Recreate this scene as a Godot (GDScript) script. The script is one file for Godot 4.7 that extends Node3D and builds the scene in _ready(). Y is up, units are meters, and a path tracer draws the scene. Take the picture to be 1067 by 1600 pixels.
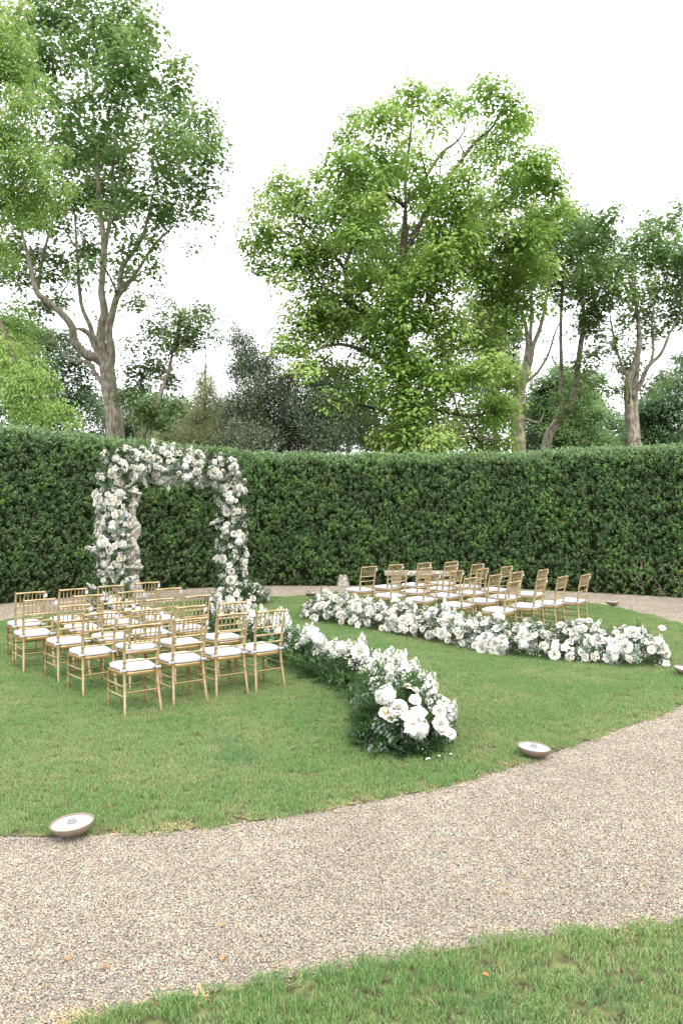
extends Node3D

# ------------------------------------------------------------------ small tools
class MB:
	var v := PackedVector3Array()
	var n := PackedVector3Array()
	var c := PackedColorArray()

	func tri(a: Vector3, b: Vector3, d: Vector3, col: Color) -> void:
		var nn := (d - a).cross(b - a).normalized()
		v.append(a); v.append(b); v.append(d)
		n.append(nn); n.append(nn); n.append(nn)
		c.append(col); c.append(col); c.append(col)

	func smooth(a: Vector3, b: Vector3, d: Vector3, na: Vector3, nb: Vector3, nd: Vector3, ca: Color, cb: Color, cd: Color) -> void:
		var nn := (d - a).cross(b - a)
		v.append(a); n.append(na); c.append(ca)
		if nn.dot(na + nb + nd) < 0.0:
			v.append(d); v.append(b); n.append(nd); n.append(nb); c.append(cd); c.append(cb)
		else:
			v.append(b); v.append(d); n.append(nb); n.append(nd); c.append(cb); c.append(cd)

	func quad(a: Vector3, b: Vector3, d: Vector3, e: Vector3, out: Vector3, col: Color) -> void:
		if (d - a).cross(b - a).dot(out) < 0.0:
			tri(a, d, b, col); tri(a, e, d, col)
		else:
			tri(a, b, d, col); tri(a, d, e, col)

	# a tube through points with a radius at each, smooth-shaded
	func tube(p: PackedVector3Array, r: PackedFloat32Array, sides: int, col: Color, cap := true, tip := Color(0, 0, 0, 0)) -> void:
		var m := p.size()
		var rings: Array = []
		var nrm: Array = []
		var t0 := (p[1] - p[0]).normalized()
		var u := t0.cross(Vector3.UP if absf(t0.y) < 0.9 else Vector3.RIGHT).normalized()
		for k in m:
			var t := (p[mini(k + 1, m - 1)] - p[maxi(k - 1, 0)]).normalized()
			u = (u - t * u.dot(t)).normalized()
			var w := t.cross(u)
			var ring := PackedVector3Array()
			var rn := PackedVector3Array()
			for s in sides:
				var a := TAU * s / sides
				var d := u * cos(a) + w * sin(a)
				ring.append(p[k] + d * r[k])
				rn.append(d)
			rings.append(ring); nrm.append(rn)
		for k in m - 1:
			var ca := col
			var cb := col
			if tip.a > 0.0:
				ca = col.lerp(tip, float(k) / (m - 1)); cb = col.lerp(tip, float(k + 1) / (m - 1))
			for s in sides:
				var q := (s + 1) % sides
				smooth(rings[k][s], rings[k][q], rings[k + 1][s], nrm[k][s], nrm[k][q], nrm[k + 1][s], ca, ca, cb)
				smooth(rings[k][q], rings[k + 1][q], rings[k + 1][s], nrm[k][q], nrm[k + 1][q], nrm[k + 1][s], ca, cb, cb)
		if cap:
			for e in [0, m - 1]:
				var out: Vector3 = (p[0] - p[1]).normalized() if e == 0 else (p[m - 1] - p[m - 2]).normalized()
				for s in range(1, sides - 1):
					smooth(rings[e][0], rings[e][s], rings[e][s + 1], out, out, out, col, col, col)

	# a lathed profile round the y axis: pairs of (radius, height); square > 0 squares the section off
	func lathe(prof: Array, sides: int, col: Color, square := 0.0, at := Vector3.ZERO) -> void:
		var m := prof.size()
		for k in m - 1:
			var a: Vector2 = prof[k]
			var b: Vector2 = prof[k + 1]
			var sl := Vector2(b.y - a.y, a.x - b.x).normalized()
			for s in sides:
				var p: Array = []
				var q: Array = []
				for j in [s, s + 1]:
					var th: float = TAU * j / sides
					var d := Vector3(cos(th), 0, sin(th))
					var f := 1.0
					if square > 0.0:
						f = lerpf(1.0, 1.0 / maxf(absf(d.x), absf(d.z)), square)
					p.append(at + Vector3(d.x * a.x * f, a.y, d.z * a.x * f)); p.append(at + Vector3(d.x * b.x * f, b.y, d.z * b.x * f))
					q.append((d * sl.x + Vector3.UP * sl.y).normalized())
				smooth(p[0], p[2], p[1], q[0], q[1], q[0], col, col, col)
				smooth(p[2], p[3], p[1], q[1], q[1], q[0], col, col, col)

	func box(lo: Vector3, hi: Vector3, col: Color, bev := 0.0) -> void:
		var e := hi - lo
		for ax in 3:
			for s in [0, 1]:
				var o := Vector3.ZERO
				o[ax] = 1.0 if s else -1.0
				var i := (ax + 1) % 3
				var j := (ax + 2) % 3
				var pts: Array = []
				for q in [[0, 0], [1, 0], [1, 1], [0, 1]]:
					var p := lo
					p[ax] = hi[ax] if s else lo[ax]
					p[i] = lo[i] + bev if q[0] == 0 else hi[i] - bev
					p[j] = lo[j] + bev if q[1] == 0 else hi[j] - bev
					pts.append(p)
				quad(pts[0], pts[1], pts[2], pts[3], o, col)
		if bev > 0.0:
			for ax in 3:
				var i := (ax + 1) % 3
				var j := (ax + 2) % 3
				for si in [0, 1]:
					for sj in [0, 1]:
						var o := Vector3.ZERO
						o[i] = 1.0 if si else -1.0
						o[j] = 1.0 if sj else -1.0
						var a := lo
						a[i] = hi[i] if si else lo[i]
						a[j] = hi[j] - bev if sj else lo[j] + bev
						a[ax] = lo[ax] + bev
						var b := a
						b[i] = hi[i] - bev if si else lo[i] + bev
						b[j] = hi[j] if sj else lo[j]
						var a2 := a
						a2[ax] = hi[ax] - bev
						var b2 := b
						b2[ax] = hi[ax] - bev
						quad(a, a2, b2, b, o, col)

	# a leaf blade: 0 = folded diamond, 1 = rounder six-sided blade, 2 = five-lobed plane leaf
	func leaf(p: Vector3, dir: Vector3, up: Vector3, ln: float, wd: float, col: Color, kind := 0) -> void:
		var side := dir.cross(up).normalized()
		var nr := side.cross(dir).normalized()
		if kind == 0:
			var a := p + dir * ln * 0.45 + side * wd * 0.5 + nr * wd * 0.14
			var b := p + dir * ln * 0.45 - side * wd * 0.5 + nr * wd * 0.14
			var t := p + dir * ln - nr * ln * 0.1
			tri(p, a, t, col); tri(p, t, b, col)
		elif kind == 1:
			var m := p + dir * ln * 0.5 - nr * wd * 0.06
			var t := p + dir * ln - nr * ln * 0.16
			for s in [-1.0, 1.0]:
				var a: Vector3 = p + dir * ln * 0.22 + side * wd * 0.4 * s + nr * wd * 0.12
				var b: Vector3 = p + dir * ln * 0.62 + side * wd * 0.46 * s + nr * wd * 0.1
				if s > 0:
					tri(p, a, m, col); tri(a, b, m, col); tri(m, b, t, col)
				else:
					tri(p, m, a, col); tri(a, m, b, col); tri(m, t, b, col)
		else:
			var rr := [0.42, 0.3, 0.72, 0.4, 1.0, 0.4, 0.72, 0.3, 0.42]
			var last := p + dir * ln * 0.02
			var m := p + dir * ln * 0.32 - nr * ln * 0.05
			for k in 9:
				var th := lerpf(-2.2, 2.2, k / 8.0)
				var q := p + dir * ln * 0.3 + (dir * cos(th) * 0.7 + side * sin(th) * 0.62) * ln * float(rr[k]) + nr * ln * (0.06 - 0.1 * float(rr[k]))
				tri(m, last, q, col)
				last = q
			tri(m, last, p + dir * ln * 0.02, col)

	func mesh() -> ArrayMesh:
		var arr := []
		arr.resize(Mesh.ARRAY_MAX)
		arr[Mesh.ARRAY_VERTEX] = v
		arr[Mesh.ARRAY_NORMAL] = n
		arr[Mesh.ARRAY_COLOR] = c
		var m := ArrayMesh.new()
		m.add_surface_from_arrays(Mesh.PRIMITIVE_TRIANGLES, arr)
		return m


var rng := RandomNumberGenerator.new()
var noise := FastNoiseLite.new()
var taken := {}
var M := {}

func numbered(called: String) -> String:
	taken[called] = taken.get(called, -1) + 1
	return called if taken[called] == 0 else "%s_%03d" % [called, taken[called]]

func tag(o: Node3D, label: String, category: String, group := "", kind := "") -> void:
	if label: o.set_meta("label", label)
	if category: o.set_meta("category", category)
	if group: o.set_meta("group", group)
	if kind: o.set_meta("kind", kind)

func thing(called: String, label: String, category: String, at := Vector3.ZERO, turn := 0.0, group := "", kind := "") -> Node3D:
	var o := Node3D.new()
	o.name = numbered(called)
	add_child(o)
	o.position = at
	o.rotation.y = turn
	tag(o, label, category, group, kind)
	return o

func part(called: String, mesh: Mesh, m: Material, parent: Node3D, xf := Transform3D.IDENTITY) -> MeshInstance3D:
	var o := MeshInstance3D.new()
	o.name = numbered(called) if parent == self else called
	o.mesh = mesh
	o.material_override = m
	o.transform = xf
	parent.add_child(o, true)
	return o

func many(called: String, mesh: Mesh, m: Material, where: Array, tint: PackedColorArray, parent: Node3D) -> MultiMeshInstance3D:
	var mm := MultiMesh.new()
	mm.transform_format = MultiMesh.TRANSFORM_3D
	mm.use_colors = true
	mm.mesh = mesh
	mm.instance_count = where.size()
	for i in where.size():
		mm.set_instance_transform(i, where[i])
		mm.set_instance_color(i, tint[i])
	var o := MultiMeshInstance3D.new()
	o.name = called
	o.multimesh = mm
	o.material_override = m
	o.set_meta("kind", "stuff")
	parent.add_child(o, true)
	return o

# transforms dealt out over several variants of a mesh
class Deal:
	var w: Array = []
	var t: Array = []
	func _init(k: int) -> void:
		for i in k:
			w.append([]); t.append(PackedColorArray())
	func put(i: int, x: Transform3D, c: Color) -> void:
		w[i].append(x); t[i].append(c)

func deal_out(called: String, meshes: Array, m: Material, d: Deal, parent: Node3D) -> void:
	for i in meshes.size():
		if d.w[i].size() > 0:
			many(called, meshes[i], m, d.w[i], d.t[i], parent)

func rnd(a: float, b: float) -> float:
	return rng.randf_range(a, b)

func ball() -> Vector3:
	while true:
		var p := Vector3(rnd(-1, 1), rnd(-1, 1), rnd(-1, 1))
		if p.length_squared() < 1.0 and p.length_squared() > 0.0001:
			return p
	return Vector3.UP

func basis_y(up: Vector3, spin: float, s: float) -> Basis:
	var u := up.normalized()
	var x := u.cross(Vector3.FORWARD if absf(u.z) < 0.9 else Vector3.RIGHT).normalized()
	var z := x.cross(u)
	return Basis(x, u, z) * Basis(Vector3.UP, spin) * Basis.from_scale(Vector3.ONE * s)

func surf(rough := 0.7, metal := 0.0, back := 0.0, spec := 0.5) -> StandardMaterial3D:
	var m := StandardMaterial3D.new()
	m.vertex_color_use_as_albedo = true
	m.roughness = rough
	m.metallic = metal
	m.metallic_specular = spec
	if back > 0.0:
		m.backlight_enabled = true
		m.backlight = Color(back, back, back).linear_to_srgb()
	return m

func mottled(a: Color, b: Color, c: Color, freq: float, scale: float, rough: float, bump := 0.0, sd := 1) -> StandardMaterial3D:
	var m := StandardMaterial3D.new()
	var nt := NoiseTexture2D.new()
	var f := FastNoiseLite.new()
	f.seed = sd
	f.frequency = freq
	f.fractal_octaves = 5
	nt.noise = f
	nt.width = 512; nt.height = 512
	nt.seamless = true
	var g := Gradient.new()
	g.offsets = PackedFloat32Array([0.25, 0.5, 0.78])
	g.colors = PackedColorArray([a.linear_to_srgb(), b.linear_to_srgb(), c.linear_to_srgb()])
	nt.color_ramp = g
	m.albedo_texture = nt
	m.uv1_triplanar = true
	m.uv1_world_triplanar = true
	m.uv1_scale = Vector3.ONE * scale
	m.roughness = rough
	m.metallic_specular = 0.35
	if bump > 0.0:
		var ht := NoiseTexture2D.new()
		var f2 := FastNoiseLite.new()
		f2.seed = sd + 7
		f2.frequency = freq * 2.0
		f2.fractal_octaves = 4
		ht.noise = f2
		ht.width = 512; ht.height = 512
		ht.seamless = true
		m.heightmap_enabled = true
		m.heightmap_texture = ht
		m.heightmap_scale = bump
	return m

func P(x: float, ahead: float, y := 0.0) -> Vector3:
	return Vector3(x, y, -ahead)

# smooth closed or open curve through flat (x, ahead) pairs
func curve2(a: Array, closed: bool, step := 6) -> PackedVector2Array:
	var pts: Array[Vector2] = []
	for k in range(0, a.size(), 2):
		pts.append(Vector2(a[k], a[k + 1]))
	var out := PackedVector2Array()
	var m := pts.size()
	for k in (m if closed else m - 1):
		var p0: Vector2 = pts[(k - 1 + m) % m] if closed or k > 0 else pts[k]
		var p1: Vector2 = pts[k]
		var p2: Vector2 = pts[(k + 1) % m]
		var p3: Vector2 = pts[(k + 2) % m] if closed or k < m - 2 else p2
		for s in step:
			out.append(p1.cubic_interpolate(p2, p0, p3, float(s) / step))
	if not closed:
		out.append(pts[m - 1])
	return out

func sheet(poly: PackedVector2Array, y: float, col: Color) -> ArrayMesh:
	var b := MB.new()
	var idx := Geometry2D.triangulate_polygon(poly)
	for k in range(0, idx.size(), 3):
		var q: Array = []
		for j in 3:
			var p := poly[idx[k + j]]
			q.append(Vector3(p.x, y, -p.y))
		b.smooth(q[0], q[1], q[2], Vector3.UP, Vector3.UP, Vector3.UP, col, col, col)
	return b.mesh()

func gone(poly: PackedVector2Array, x: float, z: float) -> bool:
	return not Geometry2D.is_point_in_polygon(Vector2(x, z), poly)

# ------------------------------------------------------------------ the scene
var lawn: PackedVector2Array
var near_lawn: PackedVector2Array
var hedge_line: PackedVector2Array

func _ready() -> void:
	rng.seed = 20240611
	noise.seed = 5
	noise.frequency = 1.0
	noise.fractal_octaves = 3
	var cam := Camera3D.new()
	cam.name = "camera"
	cam.fov = 65.5
	cam.near = 0.05
	cam.far = 900.0
	cam.position = Vector3(0, 2.14, 0)
	cam.rotation_degrees = Vector3(-0.92, 0, 0)
	add_child(cam)
	cam.current = true
	var env := Environment.new()
	env.background_mode = Environment.BG_SKY
	var sm := ProceduralSkyMaterial.new()
	sm.sky_top_color = Color(0.97, 0.98, 1.0)
	sm.sky_horizon_color = Color(0.78, 0.78, 0.795)
	sm.sky_curve = 0.25
	sm.sky_energy_multiplier = 1.3
	sm.ground_bottom_color = Color(0.3, 0.32, 0.25)
	sm.ground_horizon_color = Color(0.6, 0.62, 0.58)
	sm.sun_angle_max = 1.0
	var sky := Sky.new()
	sky.sky_material = sm
	env.sky = sky
	env.background_energy_multiplier = 1.0
	env.tonemap_mode = Environment.TONE_MAPPER_LINEAR
	env.tonemap_exposure = 2.35
	env.sdfgi_enabled = true
	env.ssao_enabled = true
	env.ssil_enabled = true
	var we := WorldEnvironment.new()
	we.name = "environment"
	we.environment = env
	add_child(we)
	var sun := DirectionalLight3D.new()
	sun.name = "sun"
	sun.light_energy = 0.45
	sun.light_color = Color(1.0, 0.96, 0.9)
	sun.light_angular_distance = 14.0
	sun.shadow_enabled = true
	sun.rotation_degrees = Vector3(-58, 28, 0)
	add_child(sun)
	materials()
	setting()
	hedge()
	trees()
	chairs()
	arch()
	statue()
	borders()
	lamps()
	bench()
	litter()
	grass()
	gravel()

func materials() -> void:
	M.leaf = surf(0.5, 0.0, 0.95, 0.45)
	M.gloss_leaf = surf(0.32, 0.0, 0.4, 0.6)
	M.petal = surf(0.75, 0.0, 0.35, 0.25)
	M.gold = surf(0.38, 0.35, 0.0, 0.5)
	M.cloth = surf(0.9, 0.0, 0.0, 0.2)
	M.cloth.rim_enabled = true
	M.cloth.rim = 0.3
	M.paint = surf(0.5)
	M.matte = surf(0.95, 0.0, 0.0, 0.15)
	M.grass = surf(0.55, 0.0, 0.6, 0.4)
	M.pebble = surf(0.8, 0.0, 0.0, 0.3)
	M.plane_bark = mottled(Color(0.11, 0.09, 0.06), Color(0.22, 0.195, 0.15), Color(0.34, 0.32, 0.265), 0.012, 0.8, 0.9, 1.2, 3)
	M.plane_bark.uv1_scale = Vector3(1.3, 0.45, 1.3)
	M.dark_bark = mottled(Color(0.06, 0.05, 0.035), Color(0.11, 0.09, 0.065), Color(0.17, 0.15, 0.115), 0.02, 1.0, 0.95, 1.5, 11)
	M.stone = mottled(Color(0.15, 0.13, 0.1), Color(0.31, 0.29, 0.255), Color(0.44, 0.42, 0.38), 0.012, 1.4, 0.95, 0.5, 21)
	M.soil = mottled(Color(0.045, 0.038, 0.02), Color(0.07, 0.075, 0.03), Color(0.11, 0.115, 0.045), 0.02, 0.9, 1.0, 0.0, 31)
	M.grit = mottled(Color(0.1, 0.085, 0.07), Color(0.19, 0.165, 0.135), Color(0.27, 0.24, 0.2), 0.06, 2.2, 1.0, 0.4, 41)
	M.earth = mottled(Color(0.04, 0.035, 0.02), Color(0.06, 0.07, 0.025), Color(0.09, 0.1, 0.04), 0.02, 0.3, 1.0, 0.0, 51)

func setting() -> void:
	lawn = curve2([-2.14, 5.0, -1.15, 5.07, -0.56, 5.25, -0.05, 5.45, 0.49, 5.73, 1.0, 6.02, 1.67, 6.57, 2.4, 7.2, 3.5, 8.2, 4.7, 9.9, 5.5, 11.4, 5.75, 13.0, 5.56, 14.8, 4.92, 16.3, 3.4, 17.2, 1.5, 17.5, -0.74, 17.4, -1.83, 17.06, -3.5, 16.2, -5.0, 14.9, -5.94, 13.86, -6.8, 12.0, -6.9, 10.0, -6.2, 7.8, -4.9, 6.0, -3.4, 5.2], true)
	near_lawn = curve2([-1.9, 2.8, -1.16, 3.16, -0.96, 3.28, -0.38, 3.47, 0.2, 3.63, 1.0, 3.85, 1.73, 3.95, 3.0, 4.02, 4.6, 3.9, 6.5, 2.5, 7.0, -1.0, 5.0, -4.0, -4.0, -4.0, -5.0, 0.0, -3.4, 2.0], true)
	hedge_line = curve2([-11.5, 8.5, -9.4, 13.0, -6.9, 16.0, -4.6, 18.3, -2.4, 19.3, -0.5, 19.45, 2.0, 19.35, 4.2, 18.75, 5.7, 18.0, 7.4, 17.05, 9.6, 15.2, 11.8, 12.0, 12.8, 8.5], false, 10)
	var big := PackedVector2Array([Vector2(-600, -300), Vector2(600, -300), Vector2(600, 700), Vector2(-600, 700)])
	tag(part("ground", sheet(big, 0.0, Color.WHITE), M.earth, self), "dark earth under the trees beyond the hedge", "", "", "structure")
	var g := PackedVector2Array([Vector2(-12, -8), Vector2(13, -8), Vector2(13, 8.5)])
	for k in range(hedge_line.size() - 1, -1, -1):
		g.append(hedge_line[k] + Vector2(0, 0.5))
	tag(part("gravel_path", sheet(g, 0.004, Color.WHITE), M.grit, self), "pale gravel path that runs round the oval lawn", "", "", "structure")
	tag(part("lawn", sheet(lawn, 0.012, Color.WHITE), M.soil, self), "soil of the oval lawn inside the gravel ring", "", "", "structure")
	tag(part("lawn_edge", sheet(near_lawn, 0.012, Color.WHITE), M.soil, self), "soil of the strip of lawn before the gravel path", "", "", "structure")

# ------------------------------------------------------------------ grass and gravel
func grass_tile(h: float, count: int, size: float, straw: float) -> ArrayMesh:
	var b := MB.new()
	for k in count:
		var p := Vector3(rnd(-0.5, 0.5) * size, 0.008, rnd(-0.5, 0.5) * size)
		var hh := h * rnd(0.55, 1.2)
		var lean := Vector3(rnd(-1, 1), 0, rnd(-1, 1)) * hh * 0.75
		var a := rnd(0, PI)
		var s := Vector3(cos(a), 0, sin(a)) * rnd(0.0012, 0.0024)
		var col := Color(0.135, 0.25, 0.07).lerp(Color(0.225, 0.33, 0.13), rng.randf())
		if rng.randf() < straw:
			col = Color(0.3, 0.25, 0.12).lerp(Color(0.42, 0.38, 0.24), rng.randf())
		elif rng.randf() < 0.2:
			col = Color(0.09, 0.2, 0.045)
		var m := p + lean * 0.4 + Vector3.UP * hh * 0.62
		var t := p + lean + Vector3.UP * hh * 0.95
		b.tri(p - s, p + s, m + s * 0.8, col)
		b.tri(p - s, m + s * 0.8, m - s * 0.8, col)
		b.tri(m - s * 0.8, m + s * 0.8, t, col)
	return b.mesh()

func grass() -> void:
	for which in 2:
		var poly := lawn if which == 0 else near_lawn
		var o := thing("lawn_grass" if which == 0 else "border_grass", "mown green grass with straw flecks on the oval lawn" if which == 0 else "longer green grass on the strip of lawn before the gravel", "grass", Vector3.ZERO, 0.0, "", "stuff")
		var tiles: Array = []
		for k in 5:
			tiles.append(grass_tile(0.026 if which == 0 else 0.029, 190 if which == 0 else 200, 0.15, 0.13 if k < 4 else 0.35))
		var d := Deal.new(5)
		var z0 := 4.7 if which == 0 else 0.6
		var z1 := 17.8 if which == 0 else 4.3
		var step := 0.105
		var z := z0
		while z < z1:
			var x := -0.46 * z - 2.4
			while x < 0.46 * z + 2.4:
				var px := x + rnd(-0.05, 0.05)
				var pz := z + rnd(-0.05, 0.05)
				x += step
				var wob := 0.06 * noise.get_noise_2d(px * 3.0, pz * 3.0)
				if gone(poly, px + wob, pz + wob):
					continue
				var q := noise.get_noise_2d(px * 0.55, pz * 0.55)
				var q2 := noise.get_noise_2d(px * 2.2 + 40.0, pz * 2.2)
				var dry := clampf(q * 1.1 + q2 * 0.7, -0.6, 0.6)
				var tint := Color(1.0 + dry * 0.28, 1.0 + dry * 0.1, 1.0 + dry * 0.2)
				# the darker tufts that show on the lawn
				for spot in [Vector3(-0.84, 6.5, 0.28), Vector3(-1.0, 6.9, 0.2), Vector3(1.15, 3.35, 0.16), Vector3(0.65, 3.25, 0.15)]:
					var far: float = Vector2(px - spot.x, pz - spot.y).length() / spot.z
					if far < 1.0:
						tint = tint.lerp(Color(0.6, 0.8, 0.85), 0.8 * (1.0 - far * far))
				var i := 4 if rng.randf() < 0.1 + dry * 0.15 else rng.randi() % 4
				var sc := rnd(0.85, 1.2)
				d.put(i, Transform3D(Basis(Vector3.UP, rnd(0, TAU)) * Basis.from_scale(Vector3(1, sc * (1.0 - dry * 0.2), 1)), Vector3(px, 0.012, -pz)), tint)
			z += step
		deal_out("grass", tiles, M.grass, d, o)

func pebble(b: MB, p: Vector3, r: float, col: Color) -> void:
	var sp := rnd(0, TAU)
	var ax := Basis(Vector3.UP, sp) * Basis(Vector3.RIGHT, rnd(-0.5, 0.5))
	var s := Vector3(r * rnd(0.8, 1.35), r * rnd(0.5, 0.8), r * rnd(0.7, 1.0))
	var top := p + ax * Vector3(0, s.y, 0)
	var ring: Array = []
	for k in 6:
		var a := TAU * k / 6.0 + rnd(-0.25, 0.25)
		ring.append(p + ax * Vector3(cos(a) * s.x * rnd(0.85, 1.1), rnd(-0.3, 0.1) * s.y, sin(a) * s.z * rnd(0.85, 1.1)))
	var ring2: Array = []
	for k in 3:
		ring2.append(p + ax * Vector3(cos(TAU * (k + 0.25) / 3.0) * s.x * 0.55, s.y * rnd(0.75, 0.95), sin(TAU * (k + 0.25) / 3.0) * s.z * 0.55))
	b.tri(ring2[0], ring2[2], ring2[1], col)
	for k in 3:
		var a: Vector3 = ring2[k]
		var c: Vector3 = ring2[(k + 1) % 3]
		var r0: Vector3 = ring[2 * k]
		var r1: Vector3 = ring[2 * k + 1]
		var r2: Vector3 = ring[(2 * k + 2) % 6]
		var out := a + c - p * 2.0
		for t in [[r0, r1, a], [a, r1, c], [c, r1, r2]]:
			if (t[2] - t[0]).cross(t[1] - t[0]).dot((t[0] + t[1] + t[2]) / 3.0 - p) < 0.0:
				b.tri(t[0], t[2], t[1], col)
			else:
				b.tri(t[0], t[1], t[2], col)

func stone_colour() -> Color:
	var u := rng.randf()
	var k := rnd(0.75, 1.2)
	if u < 0.42:
		return Color(0.315, 0.283, 0.226) * k
	if u < 0.62:
		return Color(0.245, 0.205, 0.15) * k
	if u < 0.8:
		return Color(0.175, 0.165, 0.148) * k
	if u < 0.9:
		return Color(0.24, 0.155, 0.085) * k
	return Color(0.08, 0.078, 0.075) * k

func gravel() -> void:
	var o := thing("gravel", "loose cream, grey and tan pebbles covering the path", "gravel", Vector3.ZERO, 0.0, "", "stuff")
	var tiles: Array = []
	for k in 6:
		var b := MB.new()
		for j in 260:
			var r := rnd(0.0027, 0.0055) if rng.randf() < 0.9 else rnd(0.0055, 0.008)
			pebble(b, Vector3(rnd(-0.075, 0.075), rnd(0.0, 0.006), rnd(-0.075, 0.075)), r, stone_colour())
		tiles.append(b.mesh())
	var d := Deal.new(6)
	var z := 2.9
	while z < 19.6:
		var step := 0.095 if z < 9.0 else 0.13
		var x := -0.46 * z - 2.4
		while x < 0.46 * z + 2.4:
			var px := x + rnd(-0.03, 0.03)
			var pz := z + rnd(-0.03, 0.03)
			x += step
			if not gone(lawn, px, pz) or not gone(near_lawn, px, pz):
				continue
			if z > 12.0 and pz > hedge_at(px) + 0.1:
				continue
			# a worn sandy patch shows the grit below
			if Vector2((px + 1.02) / 0.3, (pz - 3.46 - (px + 1.02) * 0.35) / 0.07).length() < 1.0 + noise.get_noise_2d(px * 9.0, pz * 9.0):
				continue
			var t := 1.0 + 0.12 * noise.get_noise_2d(px * 0.8, pz * 0.8)
			d.put(rng.randi() % 6, Transform3D(Basis(Vector3.UP, rnd(0, TAU)) * Basis.from_scale(Vector3.ONE * (rnd(0.9, 1.15) if z < 9.0 else 1.35)), Vector3(px, 0.004, -pz)), Color(t, t, t))
		z += step
	deal_out("pebbles", tiles, M.pebble, d, o)
	# dry clippings along the edges of the grass
	var s := MB.new()
	for k in 14:
		var a := rnd(0, TAU)
		var l := Vector3(cos(a), rnd(-0.05, 0.3), sin(a)) * rnd(0.012, 0.035)
		var w := Vector3(-sin(a), 0, cos(a)) * 0.0016
		var p := Vector3(rnd(-0.04, 0.04), rnd(0.006, 0.018), rnd(-0.04, 0.04))
		var col := Color(0.42, 0.25, 0.09).lerp(Color(0.5, 0.4, 0.24), rng.randf())
		s.tri(p - w, p + w, p + l, col)
	var dd := Deal.new(1)
	for k in 900:
		var poly := lawn if k % 3 else near_lawn
		var i := rng.randi() % poly.size()
		var e := poly[i].lerp(poly[(i + 1) % poly.size()], rng.randf())
		if e.y > 8.5 or e.y < 2.0 or noise.get_noise_2d(e.x * 1.7, e.y * 1.7 + 9.0) < -0.02:
			continue
		dd.put(0, Transform3D(Basis(Vector3.UP, rnd(0, TAU)), Vector3(e.x + rnd(-0.09, 0.09), 0.012, -e.y + rnd(-0.08, 0.08))), Color.WHITE * rnd(0.8, 1.2))
	var c := thing("dry_grass", "dry orange grass clippings strewn along the lawn edges", "dry grass", Vector3.ZERO, 0.0, "", "stuff")
	deal_out("clippings", [s.mesh()], M.matte, dd, c)

func hedge_at(x: float) -> float:
	for k in hedge_line.size() - 1:
		if hedge_line[k].x <= x and hedge_line[k + 1].x > x:
			return lerpf(hedge_line[k].y, hedge_line[k + 1].y, (x - hedge_line[k].x) / (hedge_line[k + 1].x - hedge_line[k].x))
	return 0.0

# ------------------------------------------------------------------ hedge
func hedge_height(x: float) -> float:
	return lerpf(3.6, 3.23, smoothstep(-7.0, -0.5, x)) + 0.1 * smoothstep(4.0, 8.0, x) + 0.05 * noise.get_noise_2d(x * 0.9, 7.0)

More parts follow.
